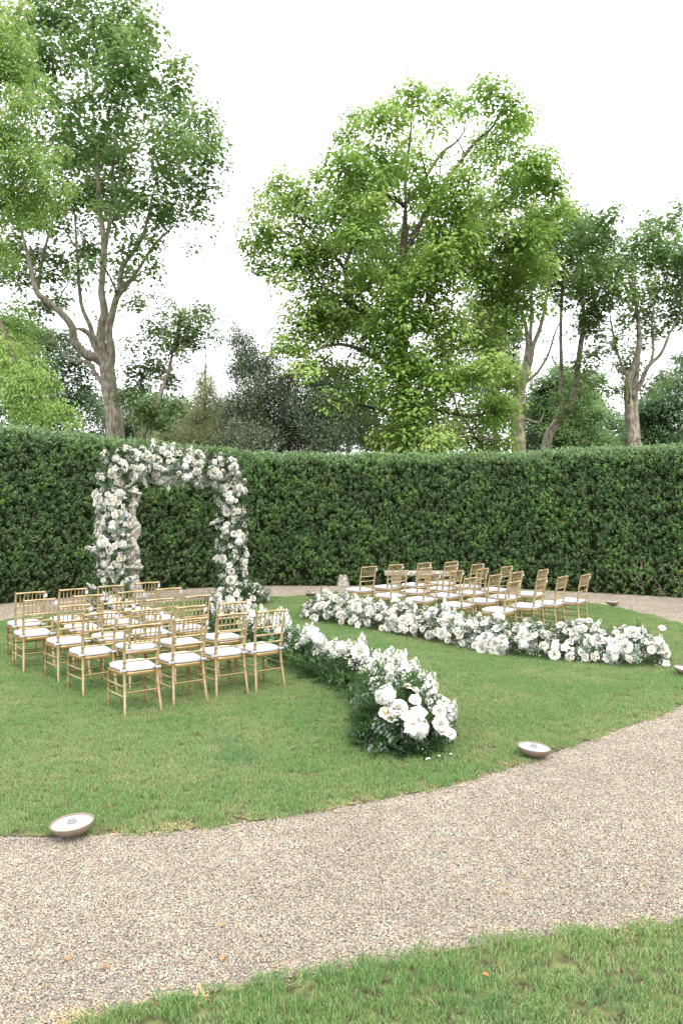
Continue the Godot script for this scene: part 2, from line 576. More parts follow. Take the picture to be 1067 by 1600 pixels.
func hedge() -> void:
	var o := thing("hedge", "tall clipped dark green hedge curving behind the oval lawn", "hedge")
	# the dark twiggy body: front, top and back
	var b := MB.new()
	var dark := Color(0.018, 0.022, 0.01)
	var rings: Array = []
	for k in hedge_line.size():
		var p := hedge_line[k]
		var dd := hedge_line[mini(k + 1, hedge_line.size() - 1)] - hedge_line[maxi(k - 1, 0)]
		var out := Vector2(dd.y, -dd.x).normalized()
		if out.dot(Vector2(0.5, 9.0) - p) < 0.0:
			out = -out
		var h := hedge_height(p.x) - 0.12
		var f: Vector2 = p - out * 0.16
		var r: Vector2 = p - out * 1.3
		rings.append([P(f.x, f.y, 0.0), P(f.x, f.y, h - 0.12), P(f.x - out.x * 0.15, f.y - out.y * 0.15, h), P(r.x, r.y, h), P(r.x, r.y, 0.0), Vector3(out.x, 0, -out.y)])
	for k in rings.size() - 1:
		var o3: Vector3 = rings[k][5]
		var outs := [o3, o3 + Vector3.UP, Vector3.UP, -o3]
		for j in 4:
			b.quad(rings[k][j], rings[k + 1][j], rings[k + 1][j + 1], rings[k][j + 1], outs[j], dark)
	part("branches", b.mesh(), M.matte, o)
	var sprigs: Array = []
	for k in 6:
		var s := MB.new()
		var nleaf := 11
		s.tube(PackedVector3Array([Vector3(0, -0.05, 0), Vector3(rnd(-0.01, 0.01), 0.05, 0), Vector3(rnd(-0.02, 0.02), 0.13, rnd(-0.02, 0.02))]), PackedFloat32Array([0.003, 0.0025, 0.001]), 3, Color(0.06, 0.06, 0.025), false)
		for j in nleaf:
			var t := float(j) / nleaf
			var a := j * 2.4 + rnd(-0.4, 0.4)
			var lift := lerpf(0.25, 1.0, t)
			var d := Vector3(cos(a), lift, sin(a)).normalized()
			var q := Vector3(rnd(-0.015, 0.015), lerpf(-0.03, 0.12, t), rnd(-0.015, 0.015))
			var col := Color(0.024, 0.064, 0.015).lerp(Color(0.1, 0.172, 0.047), rng.randf() * rng.randf() + t * 0.3)
			if rng.randf() < 0.012:
				col = Color(0.3, 0.2, 0.07)
			s.leaf(q, d, Vector3.UP + ball() * 0.5, rnd(0.036, 0.056), rnd(0.019, 0.029), col, 1)
		sprigs.append(s.mesh())
	var d := Deal.new(6)
	for k in hedge_line.size() - 1:
		var a2 := hedge_line[k]
		var b2 := hedge_line[k + 1]
		var ln := a2.distance_to(b2)
		var out := Vector2(b2.y - a2.y, a2.x - b2.x).normalized()
		if out.dot(Vector2(0.5, 9.0) - a2) < 0.0:
			out = -out
		var vis := absf(a2.x) < 0.46 * a2.y + 0.6
		var per := int(ln * (3.4 * (560.0 if vis else 300.0)))
		for j in per:
			var p := a2.lerp(b2, rng.randf())
			var h := hedge_height(p.x)
			var top := rng.randf() < 0.2
			var y := pow(rng.randf(), 0.9) * h
			var n1 := noise.get_noise_3d(p.x * 1.1, y * 1.1, p.y * 1.1)
			var n2 := noise.get_noise_3d(p.x * 3.3, y * 3.3, p.y * 3.3 + 30.0)
			var depth := rnd(-0.17, 0.03) + n1 * 0.1 + n2 * 0.07
			var nrm := Vector3(out.x, 0, -out.y)
			var pos: Vector3
			var up: Vector3
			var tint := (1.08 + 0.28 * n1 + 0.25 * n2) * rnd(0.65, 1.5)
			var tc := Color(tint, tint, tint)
			if n2 < -0.36 and not top and rng.randf() < 0.7:
				continue
			if y < 0.35 and rng.randf() < 0.5:
				continue
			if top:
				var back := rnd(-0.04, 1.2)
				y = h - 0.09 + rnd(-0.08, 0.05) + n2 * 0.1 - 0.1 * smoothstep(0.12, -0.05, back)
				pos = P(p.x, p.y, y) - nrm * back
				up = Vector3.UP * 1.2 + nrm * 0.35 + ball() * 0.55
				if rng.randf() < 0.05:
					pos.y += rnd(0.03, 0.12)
				tc = Color(2.3, 2.1, 2.5) * rnd(0.85, 1.15)  # pale top sprigs: new growth, with sky reflection put into the tint
			else:
				pos = P(p.x, p.y, y) + nrm * depth
				if y > h - 0.18:
					pos -= nrm * (y - h + 0.18) * 0.9
				up = nrm * 0.9 + Vector3.UP * 0.65 + ball() * 0.7
				var young := smoothstep(h - 0.55, h - 0.08, y)  # upper band tinted for new growth and painted sky sheen together
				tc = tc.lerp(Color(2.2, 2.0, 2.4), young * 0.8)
				if n1 > 0.12 and rng.randf() < 0.4:
					tc = tc * Color(1.5, 1.5, 1.0)
			if rng.randf() < 0.35 and noise.get_noise_3d(p.x * 1.9 + 60.0, y * 1.9, p.y) > 0.47:
				tc = tc * Color(2.0, 1.1, 0.7)
			tc.a = 1.0
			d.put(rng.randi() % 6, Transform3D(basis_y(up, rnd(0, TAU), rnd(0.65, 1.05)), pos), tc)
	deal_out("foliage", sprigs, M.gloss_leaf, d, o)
	# bare pinkish twigs where the hedge is thin at its foot
	var tw := MB.new()
	for k in 80:
		var x := rnd(6.2, 7.8)
		var q := P(x, hedge_at(x) - 0.04, rnd(0.02, 0.75))
		var e := q + Vector3(rnd(-0.15, 0.15), rnd(0.0, 0.22), rnd(-0.02, 0.1))
		tw.tube(PackedVector3Array([q, (q + e) / 2.0 + ball() * 0.02, e]), PackedFloat32Array([0.006, 0.005, 0.003]), 4, Color(0.32, 0.25, 0.2), false)
	part("bare_twigs", tw.mesh(), M.matte, o).set_meta("kind", "stuff")

# ------------------------------------------------------------------ trees
const PLANE_BIG = {"at": Vector3(-7.57, 0, -27.00), "limbs": [[0.42, 0.3, [0.0,0.0,0.0,-0.07,3.88,0.0,-0.13,4.96,0.0,-0.28,5.94,0.0,-0.37,6.7,0.0]], [0.22, 0.07, [-0.37,6.65,0.0,-0.67,6.89,0.16,-0.96,6.97,0.32,-1.27,7.34,0.48,-1.3,7.78,0.64,-1.54,8.18,0.8,-1.97,8.57,0.96,-2.27,8.86,1.12,-2.45,9.79,1.28,-2.64,10.77,1.44,-2.7,11.33,1.6]], [0.11, 0.05, [-0.41,5.92,0.0,-0.82,6.42,-0.28,-1.15,6.86,-0.56,-1.8,6.97,-0.84,-2.21,7.27,-1.12,-2.61,7.85,-1.4]], [0.12, 0.09, [-0.35,6.59,0.0,-0.7,7.22,0.12,-0.85,7.64,0.25,-1.05,7.79,0.38,-1.31,7.81,0.5]], [0.14, 0.05, [-0.35,6.7,0.0,-0.79,7.4,-0.24,-1.08,8.13,-0.48,-1.45,8.98,-0.72,-1.66,10.82,-0.96,-2.04,15.85,-1.2]], [0.24, 0.05, [-0.35,6.65,0.0,-0.56,7.46,0.0,-0.52,7.96,0.0,-0.43,8.52,0.0,-0.52,9.19,0.0,-0.43,10.52,0.0,-0.59,12.23,0.0,-0.72,14.32,0.0,-0.8,16.23,0.0,-0.76,17.77,0.0]], [0.2, 0.05, [-0.26,6.59,0.0,-0.17,7.12,0.08,-0.24,7.73,0.16,-0.1,8.36,0.24,0.11,8.98,0.32,0.2,9.09,0.4,0.31,9.81,0.48,0.71,10.34,0.56,1.09,10.98,0.64,1.49,12.62,0.72,1.87,14.36,0.8]], [0.1, 0.03, [-0.52,9.95,0.0,-0.26,11.84,-0.23,-0.24,13.57,-0.45,-0.01,15.6,-0.68,0.24,17.19,-0.9]], [0.09, 0.04, [0.17,9.3,0.0,0.67,9.56,0.4,1.51,10.54,0.8,2.33,11.06,1.2]], [0.08, 0.03, [-2.69,9.15,0.0,-2.66,10.54,-0.5,-2.44,12.49,-1.0,-2.8,14.97,-1.5]]], "clumps": [-3.11,18.85,-1.09,1.36,-1.72,19.24,-0.99,1.35,-0.44,19.66,-2.06,1.28,-0.82,17.26,-0.26,1.31,-0.07,18.96,-2.89,0.77,-2.38,16.24,0.82,1.16,-1.07,14.32,2.16,1.1,0.74,14.15,2.91,1.01,1.31,15.59,1.46,0.49,2.5,15.08,2.54,0.55,1.24,16.72,-2.73,1.0,2.52,15.07,-0.96,0.94,2.33,12.7,2.67,0.94,3.14,13.16,1.12,0.69,3.39,14.45,-0.25,0.39,3.9,13.01,0.9,0.25,2.42,12.53,0.62,0.89,1.67,11.61,1.94,0.91,2.52,12.02,-0.94,0.56,2.31,11.11,-1.47,0.32,3.09,12.64,-0.21,0.44,-1.88,14.81,-2.18,1.29,-0.08,14.19,-0.76,1.07,-1.43,12.48,2.27,0.99,-1.5,12.72,-1.01,1.01,-0.74,13.04,-3.14,1.02,-2.88,12.53,-2.37,1.06,-1.59,11.24,-2.03,0.89,1.23,10.04,1.79,0.65,-2.08,10.17,-0.75,0.85,-3.02,10.65,-0.87,0.9,-0.34,10.46,-2.57,0.67,1.91,9.1,2.94,0.39,-0.44,12.74,-0.48,0.88,-3.61,9.92,-0.66,0.78,-3.54,9.04,-1.62,0.64,-2.86,9.44,-2.31,0.61,-3.84,10.81,-0.67,0.78,-2.41,7.42,0.74,0.46,-0.72,5.2,-2.24,0.31,-1.27,7.55,-2.91,0.24,-0.76,8.23,-0.06,0.3,0.62,16.6,-1.56,0.51,1.2,15.16,3.18,0.77,-3.87,11.96,-0.76,0.89,1.58,11.52,0.17,0.65,-2.16,16.75,1.19,0.46,-2.33,18.43,-0.46,0.5,1.69,16.33,3.04,0.46,0.07,17.58,-0.14,0.67,0.31,18.69,-1.63,0.29,-3.64,16.94,-0.18,0.49,-2.3,16.01,-2.7,0.49,-0.04,15.18,-0.5,0.62,1.93,17.46,-1.33,0.33,2.47,14.82,2.13,0.33,2.75,13.38,1.64,0.41,1.67,14.48,-0.01,0.54,3.12,14.57,-1.44,0.28,1.46,13.68,-1.41,0.46,0.05,12.98,-1.64,0.4,2.0,12.17,-1.51,0.21,-0.85,14.91,-1.71,0.66,0.09,13.02,2.32,0.39,-2.27,14.66,-2.04,0.54,-1.49,13.84,-2.81,0.56,0.26,10.96,2.7,0.36,-2.53,11.93,0.28,0.42,0.31,9.27,3.08,0.3,0.83,11.19,-0.6,0.25,-0.45,9.13,2.39,0.36,-2.58,9.7,0.6,0.39,0.43,9.15,1.86,0.24,0.77,11.96,1.56,0.32,-3.83,9.5,-0.01,0.3,-3.67,9.2,-1.13,0.26,-2.81,8.94,-1.4,0.3,-3.48,9.97,0.76,0.34,1.5,15.8,2.5,0.29,-2.37,10.97,1.51,0.32,1.37,12.32,-0.96,0.32]}
const LIGHT_TREE = {"at": Vector3(-10.42, 0, -21.50), "limbs": [[0.3, 0.06, [0.0,0.0,0.0,0.07,3.52,0.0,0.14,5.94,0.0,0.35,8.36,0.0,0.52,10.44,0.0,0.86,12.51,0.0,1.21,14.07,0.0]], [0.1, 0.03, [0.14,5.94,0.0,0.98,7.26,0.25,1.56,6.53,0.5,2.03,5.48,0.75,2.63,4.78,1.0]], [0.08, 0.03, [0.35,8.36,0.0,1.38,9.77,0.4,2.38,10.46,0.8]], [0.08, 0.02, [0.17,5.25,0.0,1.14,5.39,0.23,1.66,5.02,0.45,2.5,4.48,0.68,3.42,4.29,0.9]], [0.06, 0.02, [0.52,10.44,0.0,1.14,11.72,-0.17,1.94,11.88,-0.33,2.59,11.78,-0.5]]], "clumps": [1.58,14.69,0.55,0.64,1.98,13.03,1.12,0.69,1.63,11.92,0.51,0.81,2.37,10.68,1.25,0.59,2.39,11.34,0.11,0.38,1.89,10.04,0.6,0.71,2.76,10.09,0.68,0.47,2.67,11.8,-0.66,0.25,3.4,10.2,0.95,0.25,2.62,11.95,1.82,0.47,1.51,10.53,-1.69,0.47,1.3,13.69,0.98,0.99,0.96,11.05,0.58,1.01,1.02,8.94,0.35,0.68,0.77,7.26,-1.67,0.71,2.02,5.04,1.44,0.73,1.5,4.73,-1.49,0.63,3.3,4.36,1.51,0.42,2.42,5.32,0.66,0.54,3.1,4.3,-0.56,0.23,1.2,6.36,-1.3,0.55,0.99,5.89,0.28,0.85,2.76,5.22,0.24,0.24,2.29,14.67,0.98,0.26,2.88,12.5,1.68,0.22]}
const DARK_LEFT = {"at": Vector3(-12.93, 0, -34.00), "limbs": [[0.25, 0.08, [0.0,0.0,0.0,0.05,4.33,0.0,0.16,7.06,0.0,0.0,8.97,0.0]], [0.1, 0.04, [0.16,5.97,0.0,1.09,7.33,0.0,1.64,8.15,0.0]], [0.09, 0.04, [0.49,4.33,0.0,0.51,5.99,-0.25,0.48,7.13,-0.5]]], "clumps": [-1.21,9.45,-0.96,1.07,-0.46,9.08,-1.98,1.1,1.94,7.83,1.53,0.78,-0.73,7.63,-1.92,1.21,1.88,6.34,1.36,0.94,2.08,6.06,-0.87,0.62,-0.7,7.72,0.95,1.22,2.15,7.14,0.89,0.59,1.22,5.54,1.5,1.04,-0.75,5.95,0.17,1.36,1.6,8.68,1.45,0.42,-2.08,9.32,-0.38,1.11,2.56,4.58,0.34,0.81,0.87,4.65,-0.65,1.11,0.02,4.23,1.43,1.05,2.84,6.74,0.35,0.27]}
const SAPLING = {"at": Vector3(-6.45, 0, -25.00), "limbs": [[0.11, 0.03, [0.0,0.0,0.0,0.2,3.75,0.0,0.52,4.65,0.0,0.8,5.46,0.0,1.07,6.26,0.0,1.25,7.16,0.0,1.47,7.97,0.0,1.61,8.37,0.0]], [0.05, 0.02, [0.16,3.35,0.0,-0.03,4.16,-0.1,-0.21,4.98,-0.2,-0.26,5.8,-0.3]], [0.03, 0.015, [1.13,6.56,0.0,1.81,7.02,0.2,2.63,7.12,0.4]], [0.03, 0.015, [0.92,5.76,0.0,0.41,6.6,-0.2,0.1,7.65,-0.4]]], "clumps": [1.05,8.39,-0.07,0.28,1.48,7.79,0.07,0.44,1.96,8.2,-0.99,0.38,2.44,7.37,-0.61,0.29,1.85,7.32,0.23,0.44,1.0,6.97,-0.03,0.44,0.59,7.49,0.79,0.29,0.17,6.93,0.19,0.4,0.56,6.34,-0.89,0.46,-0.23,6.18,-0.11,0.34,0.46,4.93,0.55,0.43,-0.24,5.35,0.02,0.32,0.9,5.9,-1.27,0.34,1.77,6.41,0.85,0.29,2.75,7.11,0.27,0.18,-0.16,8.42,-0.61,0.33,0.59,8.5,0.1,0.22,0.7,4.58,-0.29,0.41,2.36,7.65,0.54,0.24,0.76,7.46,-0.48,0.37,1.44,7.3,-0.68,0.37,0.46,6.37,-0.03,0.32,1.42,4.82,1.21,0.34,-0.11,5.85,-0.65,0.33,1.81,7.03,-0.87,0.29,0.79,7.9,0.3,0.28]}
const PALE_CONIFER = {"at": Vector3(-5.60, 0, -33.00), "limbs": [[0.12, 0.02, [0.0,0.0,0.0,-0.03,4.26,0.0,-0.03,6.91,0.0,0.0,8.29,0.0]]], "clumps": [0.13,7.95,0.75,0.16,0.0,7.57,0.02,0.24,-0.13,7.01,-0.13,0.37,0.22,6.5,0.68,0.36,-0.01,5.92,0.54,0.63,0.14,5.54,-0.8,0.65,0.7,6.04,0.62,0.26,-0.7,5.38,-0.61,0.59,-1.06,4.82,-0.38,0.59,0.82,4.96,0.51,0.57,-1.46,4.54,-0.13,0.43,-0.21,4.48,0.6,0.78,-2.22,4.54,-0.21,0.53,0.33,7.07,0.7,0.18,1.3,4.54,-0.2,0.53]}
const DARK_EVERGREEN = {"at": Vector3(-2.18, 0, -24.00), "limbs": [[0.16, 0.02, [0.0,0.0,0.0,-0.04,3.68,0.0,-0.23,5.23,0.0,-0.62,6.38,0.0,-1.0,7.45,0.0]], [0.08, 0.02, [-0.04,3.68,0.0,0.5,4.81,0.25,0.65,5.73,0.5]], [0.08, 0.03, [0.0,3.3,0.0,1.15,4.47,-0.2,1.93,4.89,-0.4]]], "clumps": [-1.25,7.85,-0.5,0.1,-1.08,7.47,-0.01,0.15,-0.99,7.23,-0.35,0.23,-0.8,6.75,0.1,0.31,-0.96,6.72,0.75,0.15,-0.55,6.19,0.59,0.34,-0.59,6.82,-1.52,0.21,-0.91,6.07,-0.45,0.35,-0.22,5.97,0.15,0.42,0.09,6.39,-0.05,0.23,-0.31,5.14,0.67,0.68,0.38,5.39,-0.06,0.54,-0.91,4.76,-1.09,0.73,0.12,4.54,-0.9,0.84,1.21,4.67,1.18,0.62,0.94,3.91,-0.5,0.75,-0.3,3.82,0.83,0.71,1.76,3.92,1.36,0.62,-1.29,3.87,0.14,0.38,1.97,4.79,0.42,0.45,0.7,5.75,0.39,0.27,-1.11,5.11,-0.35,0.27,2.41,4.22,0.47,0.47,1.54,5.43,-0.1,0.39]}
const TULIP = {"at": Vector3(1.95, 0, -25.00), "limbs": [[0.34, 0.11, [0.0,0.0,0.0,-0.08,3.69,0.0,-0.06,5.15,0.0,-0.04,6.62,0.0,-0.08,8.17,0.0,-0.04,9.58,0.0,0.04,10.96,0.0,0.04,11.73,0.0]], [0.09, 0.03, [0.04,11.3,0.0,-0.61,11.65,0.1,-1.41,11.97,0.2,-1.63,12.72,0.3,-1.51,13.29,0.4]], [0.09, 0.03, [0.04,11.38,0.0,0.62,12.16,-0.18,1.23,13.1,-0.35,1.79,13.61,-0.52,2.43,14.74,-0.7]], [0.12, 0.03, [0.0,9.78,0.0,0.64,10.96,0.24,1.46,12.15,0.48,2.11,12.97,0.72,2.57,13.29,0.96,2.97,14.0,1.2]], [0.07, 0.02, [0.04,11.69,0.0,0.06,12.37,-0.05,0.21,13.54,-0.1,0.25,14.27,-0.15,0.62,14.8,-0.2]], [0.13, 0.03, [-0.04,7.16,0.0,-1.21,7.91,0.27,-1.77,8.22,0.53,-1.89,9.16,0.8,-2.68,9.7,1.07,-3.57,10.0,1.33,-4.26,10.23,1.6]], [0.08, 0.03, [-0.04,7.37,0.0,-0.78,8.07,-0.45,-1.3,8.68,-0.9,-1.34,9.77,-1.35,-1.69,10.97,-1.8]], [0.12, 0.03, [-0.04,6.96,0.0,0.27,7.59,0.36,0.63,8.0,0.72,0.72,8.58,1.08,1.74,8.9,1.44,2.84,9.23,1.8]], [0.11, 0.03, [-0.04,5.56,0.0,-0.75,6.37,0.5,-1.78,6.77,1.0,-2.5,6.6,1.5,-3.11,6.21,2.0]], [0.11, 0.03, [-0.04,5.96,0.0,1.06,6.64,-0.47,2.37,7.35,-0.93,3.29,6.81,-1.4]], [0.09, 0.03, [-0.06,4.95,0.0,0.75,4.89,0.53,1.84,4.64,1.07,2.7,4.77,1.6]], [0.08, 0.03, [-0.06,4.75,0.0,-0.77,5.04,-0.75,-1.8,5.34,-1.5]], [0.1, 0.03, [0.0,8.77,0.0,1.27,9.93,-0.5,2.8,10.71,-1.0,4.38,11.73,-1.5]]], "clumps": [-0.03,13.34,2.71,0.5,1.63,16.26,-3.34,0.55,-0.78,12.44,3.29,0.56,-1.35,15.24,-2.4,0.4,-1.69,14.54,-2.31,0.53,2.33,13.81,2.03,0.52,2.87,13.39,1.67,0.53,2.28,15.21,-1.73,0.47,2.76,13.06,0.31,0.75,3.68,13.84,-0.1,0.36,0.82,13.18,1.53,0.34,0.4,14.19,-2.26,0.57,-0.91,11.81,2.31,0.62,-1.83,11.2,3.31,0.56,-2.58,11.69,1.25,0.34,1.39,10.89,2.78,0.43,3.65,11.94,1.57,0.64,3.54,12.01,-0.58,0.86,4.22,11.68,0.79,0.54,4.42,12.47,0.76,0.29,-3.79,11.84,0.37,0.44,-4.14,11.94,-1.51,0.6,-2.99,10.94,0.67,0.82,-4.1,10.12,1.36,0.61,-4.77,10.22,-0.44,0.45,-3.37,9.55,0.74,0.82,-2.0,10.42,2.6,0.72,-2.2,9.58,0.64,0.9,-0.88,11.68,-3.26,0.82,-0.65,9.1,0.94,0.89,0.57,10.74,-1.75,0.77,1.08,9.39,2.45,0.87,2.44,9.87,0.96,1.06,2.52,11.62,-1.2,0.76,3.45,9.85,1.61,0.79,4.55,10.88,0.28,0.52,3.58,9.39,-0.78,0.95,0.73,8.33,2.34,0.84,-0.4,7.49,2.82,0.64,-4.28,9.06,1.09,0.35,-3.7,8.52,1.64,0.34,4.1,9.24,0.47,0.51,-2.97,7.13,1.11,0.81,-2.01,7.81,0.68,0.9,-0.81,7.13,0.19,0.84,-3.47,6.43,2.28,0.47,-2.64,6.3,-0.89,0.87,-1.34,6.17,-2.88,1.03,-0.31,5.91,1.54,0.87,1.01,6.97,-0.01,0.92,2.16,7.3,0.29,0.91,1.32,5.66,0.67,1.02,0.36,4.94,-1.8,0.99,-1.36,4.53,-2.06,0.78,2.66,4.81,-2.7,1.02,2.81,4.79,1.5,0.57,0.85,3.74,2.83,0.64,-0.68,3.85,1.41,0.61,3.72,6.25,-1.92,0.56,2.29,5.9,2.73,0.5,-2.37,4.91,2.03,0.52,0.2,3.64,0.07,0.56,3.15,4.16,-2.96,0.81,-1.28,11.04,2.4,0.44,-0.26,12.03,0.89,0.39,-0.16,7.97,1.6,0.6,-0.67,6.95,2.0,0.55,0.05,6.17,2.2,0.62,-0.4,5.15,2.3,0.62,0.21,4.68,2.4,0.62,-0.17,3.97,2.2,0.55,0.9,5.41,2.4,0.55,0.42,7.36,1.8,0.52,-0.9,8.43,2.0,0.52,0.03,3.62,2.0,0.55,-2.59,8.58,0.74,0.7,-1.79,8.49,-3.22,0.86,-2.48,7.73,1.43,0.53,-3.66,8.76,-2.26,0.31,-0.59,11.85,-0.16,0.73,-1.35,12.07,-2.45,0.84,0.7,11.75,-1.0,0.75,1.05,10.22,2.67,0.61,0.05,11.81,1.79,0.37,0.93,11.95,2.19,0.29,2.01,10.18,-1.33,0.85,3.14,8.32,-0.61,0.78,3.93,8.28,0.38,0.48,-0.42,11.25,-3.33,0.82,0.26,9.56,-0.63,0.74,-1.48,9.48,3.27,0.52,0.79,11.29,1.78,0.34,1.64,11.43,2.35,0.36,2.83,9.09,-1.19,0.84,-1.44,8.61,1.31,0.57,1.14,7.32,1.98,0.67,0.41,14.14,1.46,0.22,-0.25,14.5,-0.45,0.33,2.74,16.09,-2.0,0.27,3.98,15.01,-2.28,0.31,2.03,11.83,2.36,0.33,0.17,11.62,3.09,0.17,-0.39,13.13,-1.61,0.37,-1.62,11.54,1.74,0.32,3.76,12.46,-0.41,0.32,2.91,11.12,0.69,0.39,4.56,11.5,0.78,0.23,-3.69,11.83,-0.83,0.22,-3.34,11.37,0.61,0.34,-4.44,10.44,-0.69,0.23,-2.79,9.69,0.07,0.45,-1.69,13.03,-3.16,0.46,-1.97,10.8,-1.55,0.53,-0.63,10.71,-1.52,0.36,-1.37,8.53,2.88,0.38,1.2,11.2,-2.59,0.4,1.85,9.76,1.65,0.34,2.56,11.62,-2.63,0.59,1.78,10.47,3.03,0.3,4.39,11.2,-1.1,0.36,5.23,11.45,-0.93,0.23,3.17,9.98,-1.63,0.52,0.47,8.6,3.07,0.33,-0.22,7.47,1.21,0.29,3.6,9.16,1.47,0.27,-2.51,7.67,-0.0,0.36,-2.63,8.16,-2.34,0.52,-0.89,6.87,-1.13,0.38,-3.24,6.88,-0.24,0.2,-3.09,5.85,2.6,0.37,-1.93,6.47,-2.2,0.43,0.64,6.64,-1.83,0.47,1.08,6.09,2.35,0.3,3.31,7.92,-2.16,0.55,1.6,5.59,3.02,0.43,0.05,4.36,-1.46,0.36,-1.44,3.88,0.46,0.28,2.66,4.7,0.91,0.47,2.76,5.04,2.12,0.21,1.62,3.68,-2.94,0.33,-0.33,3.88,2.5,0.22,3.75,6.52,-1.56,0.27,2.18,6.23,1.34,0.29,-2.5,5.13,-2.93,0.29,0.25,3.27,1.91,0.19,3.49,3.98,-1.68,0.32,-2.24,8.95,-1.88,0.28,-1.14,8.52,-3.24,0.35,-2.2,8.56,-1.13,0.29,-0.6,12.71,-1.23,0.37,-1.01,10.06,3.42,0.35,0.42,11.51,0.76,0.32,1.35,11.92,-0.94,0.35,0.81,8.87,3.39,0.31,3.68,8.16,-1.63,0.42,-1.08,10.77,-2.0,0.28,0.15,8.1,3.26,0.33,-1.49,9.21,3.11,0.23,2.17,8.89,1.14,0.4,-1.66,7.81,3.25,0.22,1.29,8.24,-3.12,0.29]}
const PLANE_RIGHT = {"at": Vector3(6.50, 0, -29.00), "limbs": [[0.34, 0.2, [0.0,0.0,0.0,-0.07,3.94,0.0,-0.12,4.89,0.0,-0.14,5.61,0.0,0.07,6.5,0.0,0.26,7.15,0.0,0.33,7.62,0.0]], [0.11, 0.04, [0.28,7.27,0.0,0.12,8.46,0.2,-0.3,9.4,0.4,-0.5,10.13,0.6]], [0.1, 0.04, [0.33,7.5,0.0,0.4,8.67,-0.13,0.44,9.79,-0.27,0.52,10.88,-0.4]], [0.11, 0.04, [0.37,7.55,0.0,0.69,8.41,0.13,0.93,9.76,0.27,1.2,11.11,0.4]], [0.08, 0.03, [0.14,6.34,0.0,0.66,6.79,-0.2,1.11,7.5,-0.4,1.42,8.35,-0.6,1.93,9.33,-0.8]], [0.06, 0.03, [-0.05,5.17,0.0,0.71,4.96,-0.25,1.01,5.46,-0.5]]], "clumps": [0.04,10.51,1.58,0.57,0.54,11.37,1.34,0.8,2.09,12.79,-1.82,0.79,1.54,10.8,-1.78,0.74,2.03,11.22,-0.72,0.86,1.64,9.68,-1.25,0.34,0.29,10.2,0.34,0.41,1.04,8.53,-1.55,0.17,0.72,7.72,0.65,0.18,-0.11,10.14,-0.26,0.42,1.53,13.1,-0.64,0.38,0.5,11.9,1.08,0.49,1.72,12.14,0.73,0.55,1.53,11.6,-1.57,0.74,0.72,11.82,-0.75,0.57,0.16,10.43,2.49,0.27,0.92,12.75,-1.43,0.46,2.26,12.15,-0.78,0.3,1.79,10.36,-1.4,0.33,0.79,10.64,1.61,0.36,0.48,10.44,1.2,0.33]}
const PLANE_LEAN = {"at": Vector3(7.31, 0, -30.00), "limbs": [[0.24, 0.07, [0.0,0.0,0.0,0.31,3.8,0.0,0.68,4.91,0.0,1.23,5.4,0.0,1.5,6.65,0.0,1.64,7.81,0.0,1.78,8.94,0.0,1.66,10.1,0.0,1.83,11.3,0.0]], [0.12, 0.05, [0.68,4.84,0.0,0.97,5.89,-0.12,0.98,8.22,-0.25,1.07,10.34,-0.38,1.3,11.95,-0.5]], [0.05, 0.02, [1.69,8.17,0.0,2.29,9.06,0.3,2.83,9.47,0.6]]], "clumps": [1.58,9.65,-0.13,0.48,1.32,8.51,-0.5,0.27,1.95,12.32,-0.16,0.63,2.4,11.19,-0.41,0.64,1.78,10.8,-1.68,0.61,1.97,9.24,0.56,0.47,1.61,7.32,0.74,0.52,1.43,6.52,-0.29,0.29,1.95,11.72,-1.37,0.71,2.27,12.16,-0.41,0.68,1.01,9.57,0.19,0.29,1.26,9.97,1.36,0.55,1.92,8.9,-0.05,0.48,0.49,5.84,1.23,0.32,1.23,7.43,0.1,0.24,1.99,6.89,-1.1,0.45,1.18,5.35,0.41,0.36,2.08,6.45,0.2,0.34,0.55,7.43,0.11,0.29,2.26,12.32,0.26,0.28,2.9,11.13,-0.54,0.26,1.51,11.77,-0.23,0.29,2.36,11.61,0.34,0.28]}
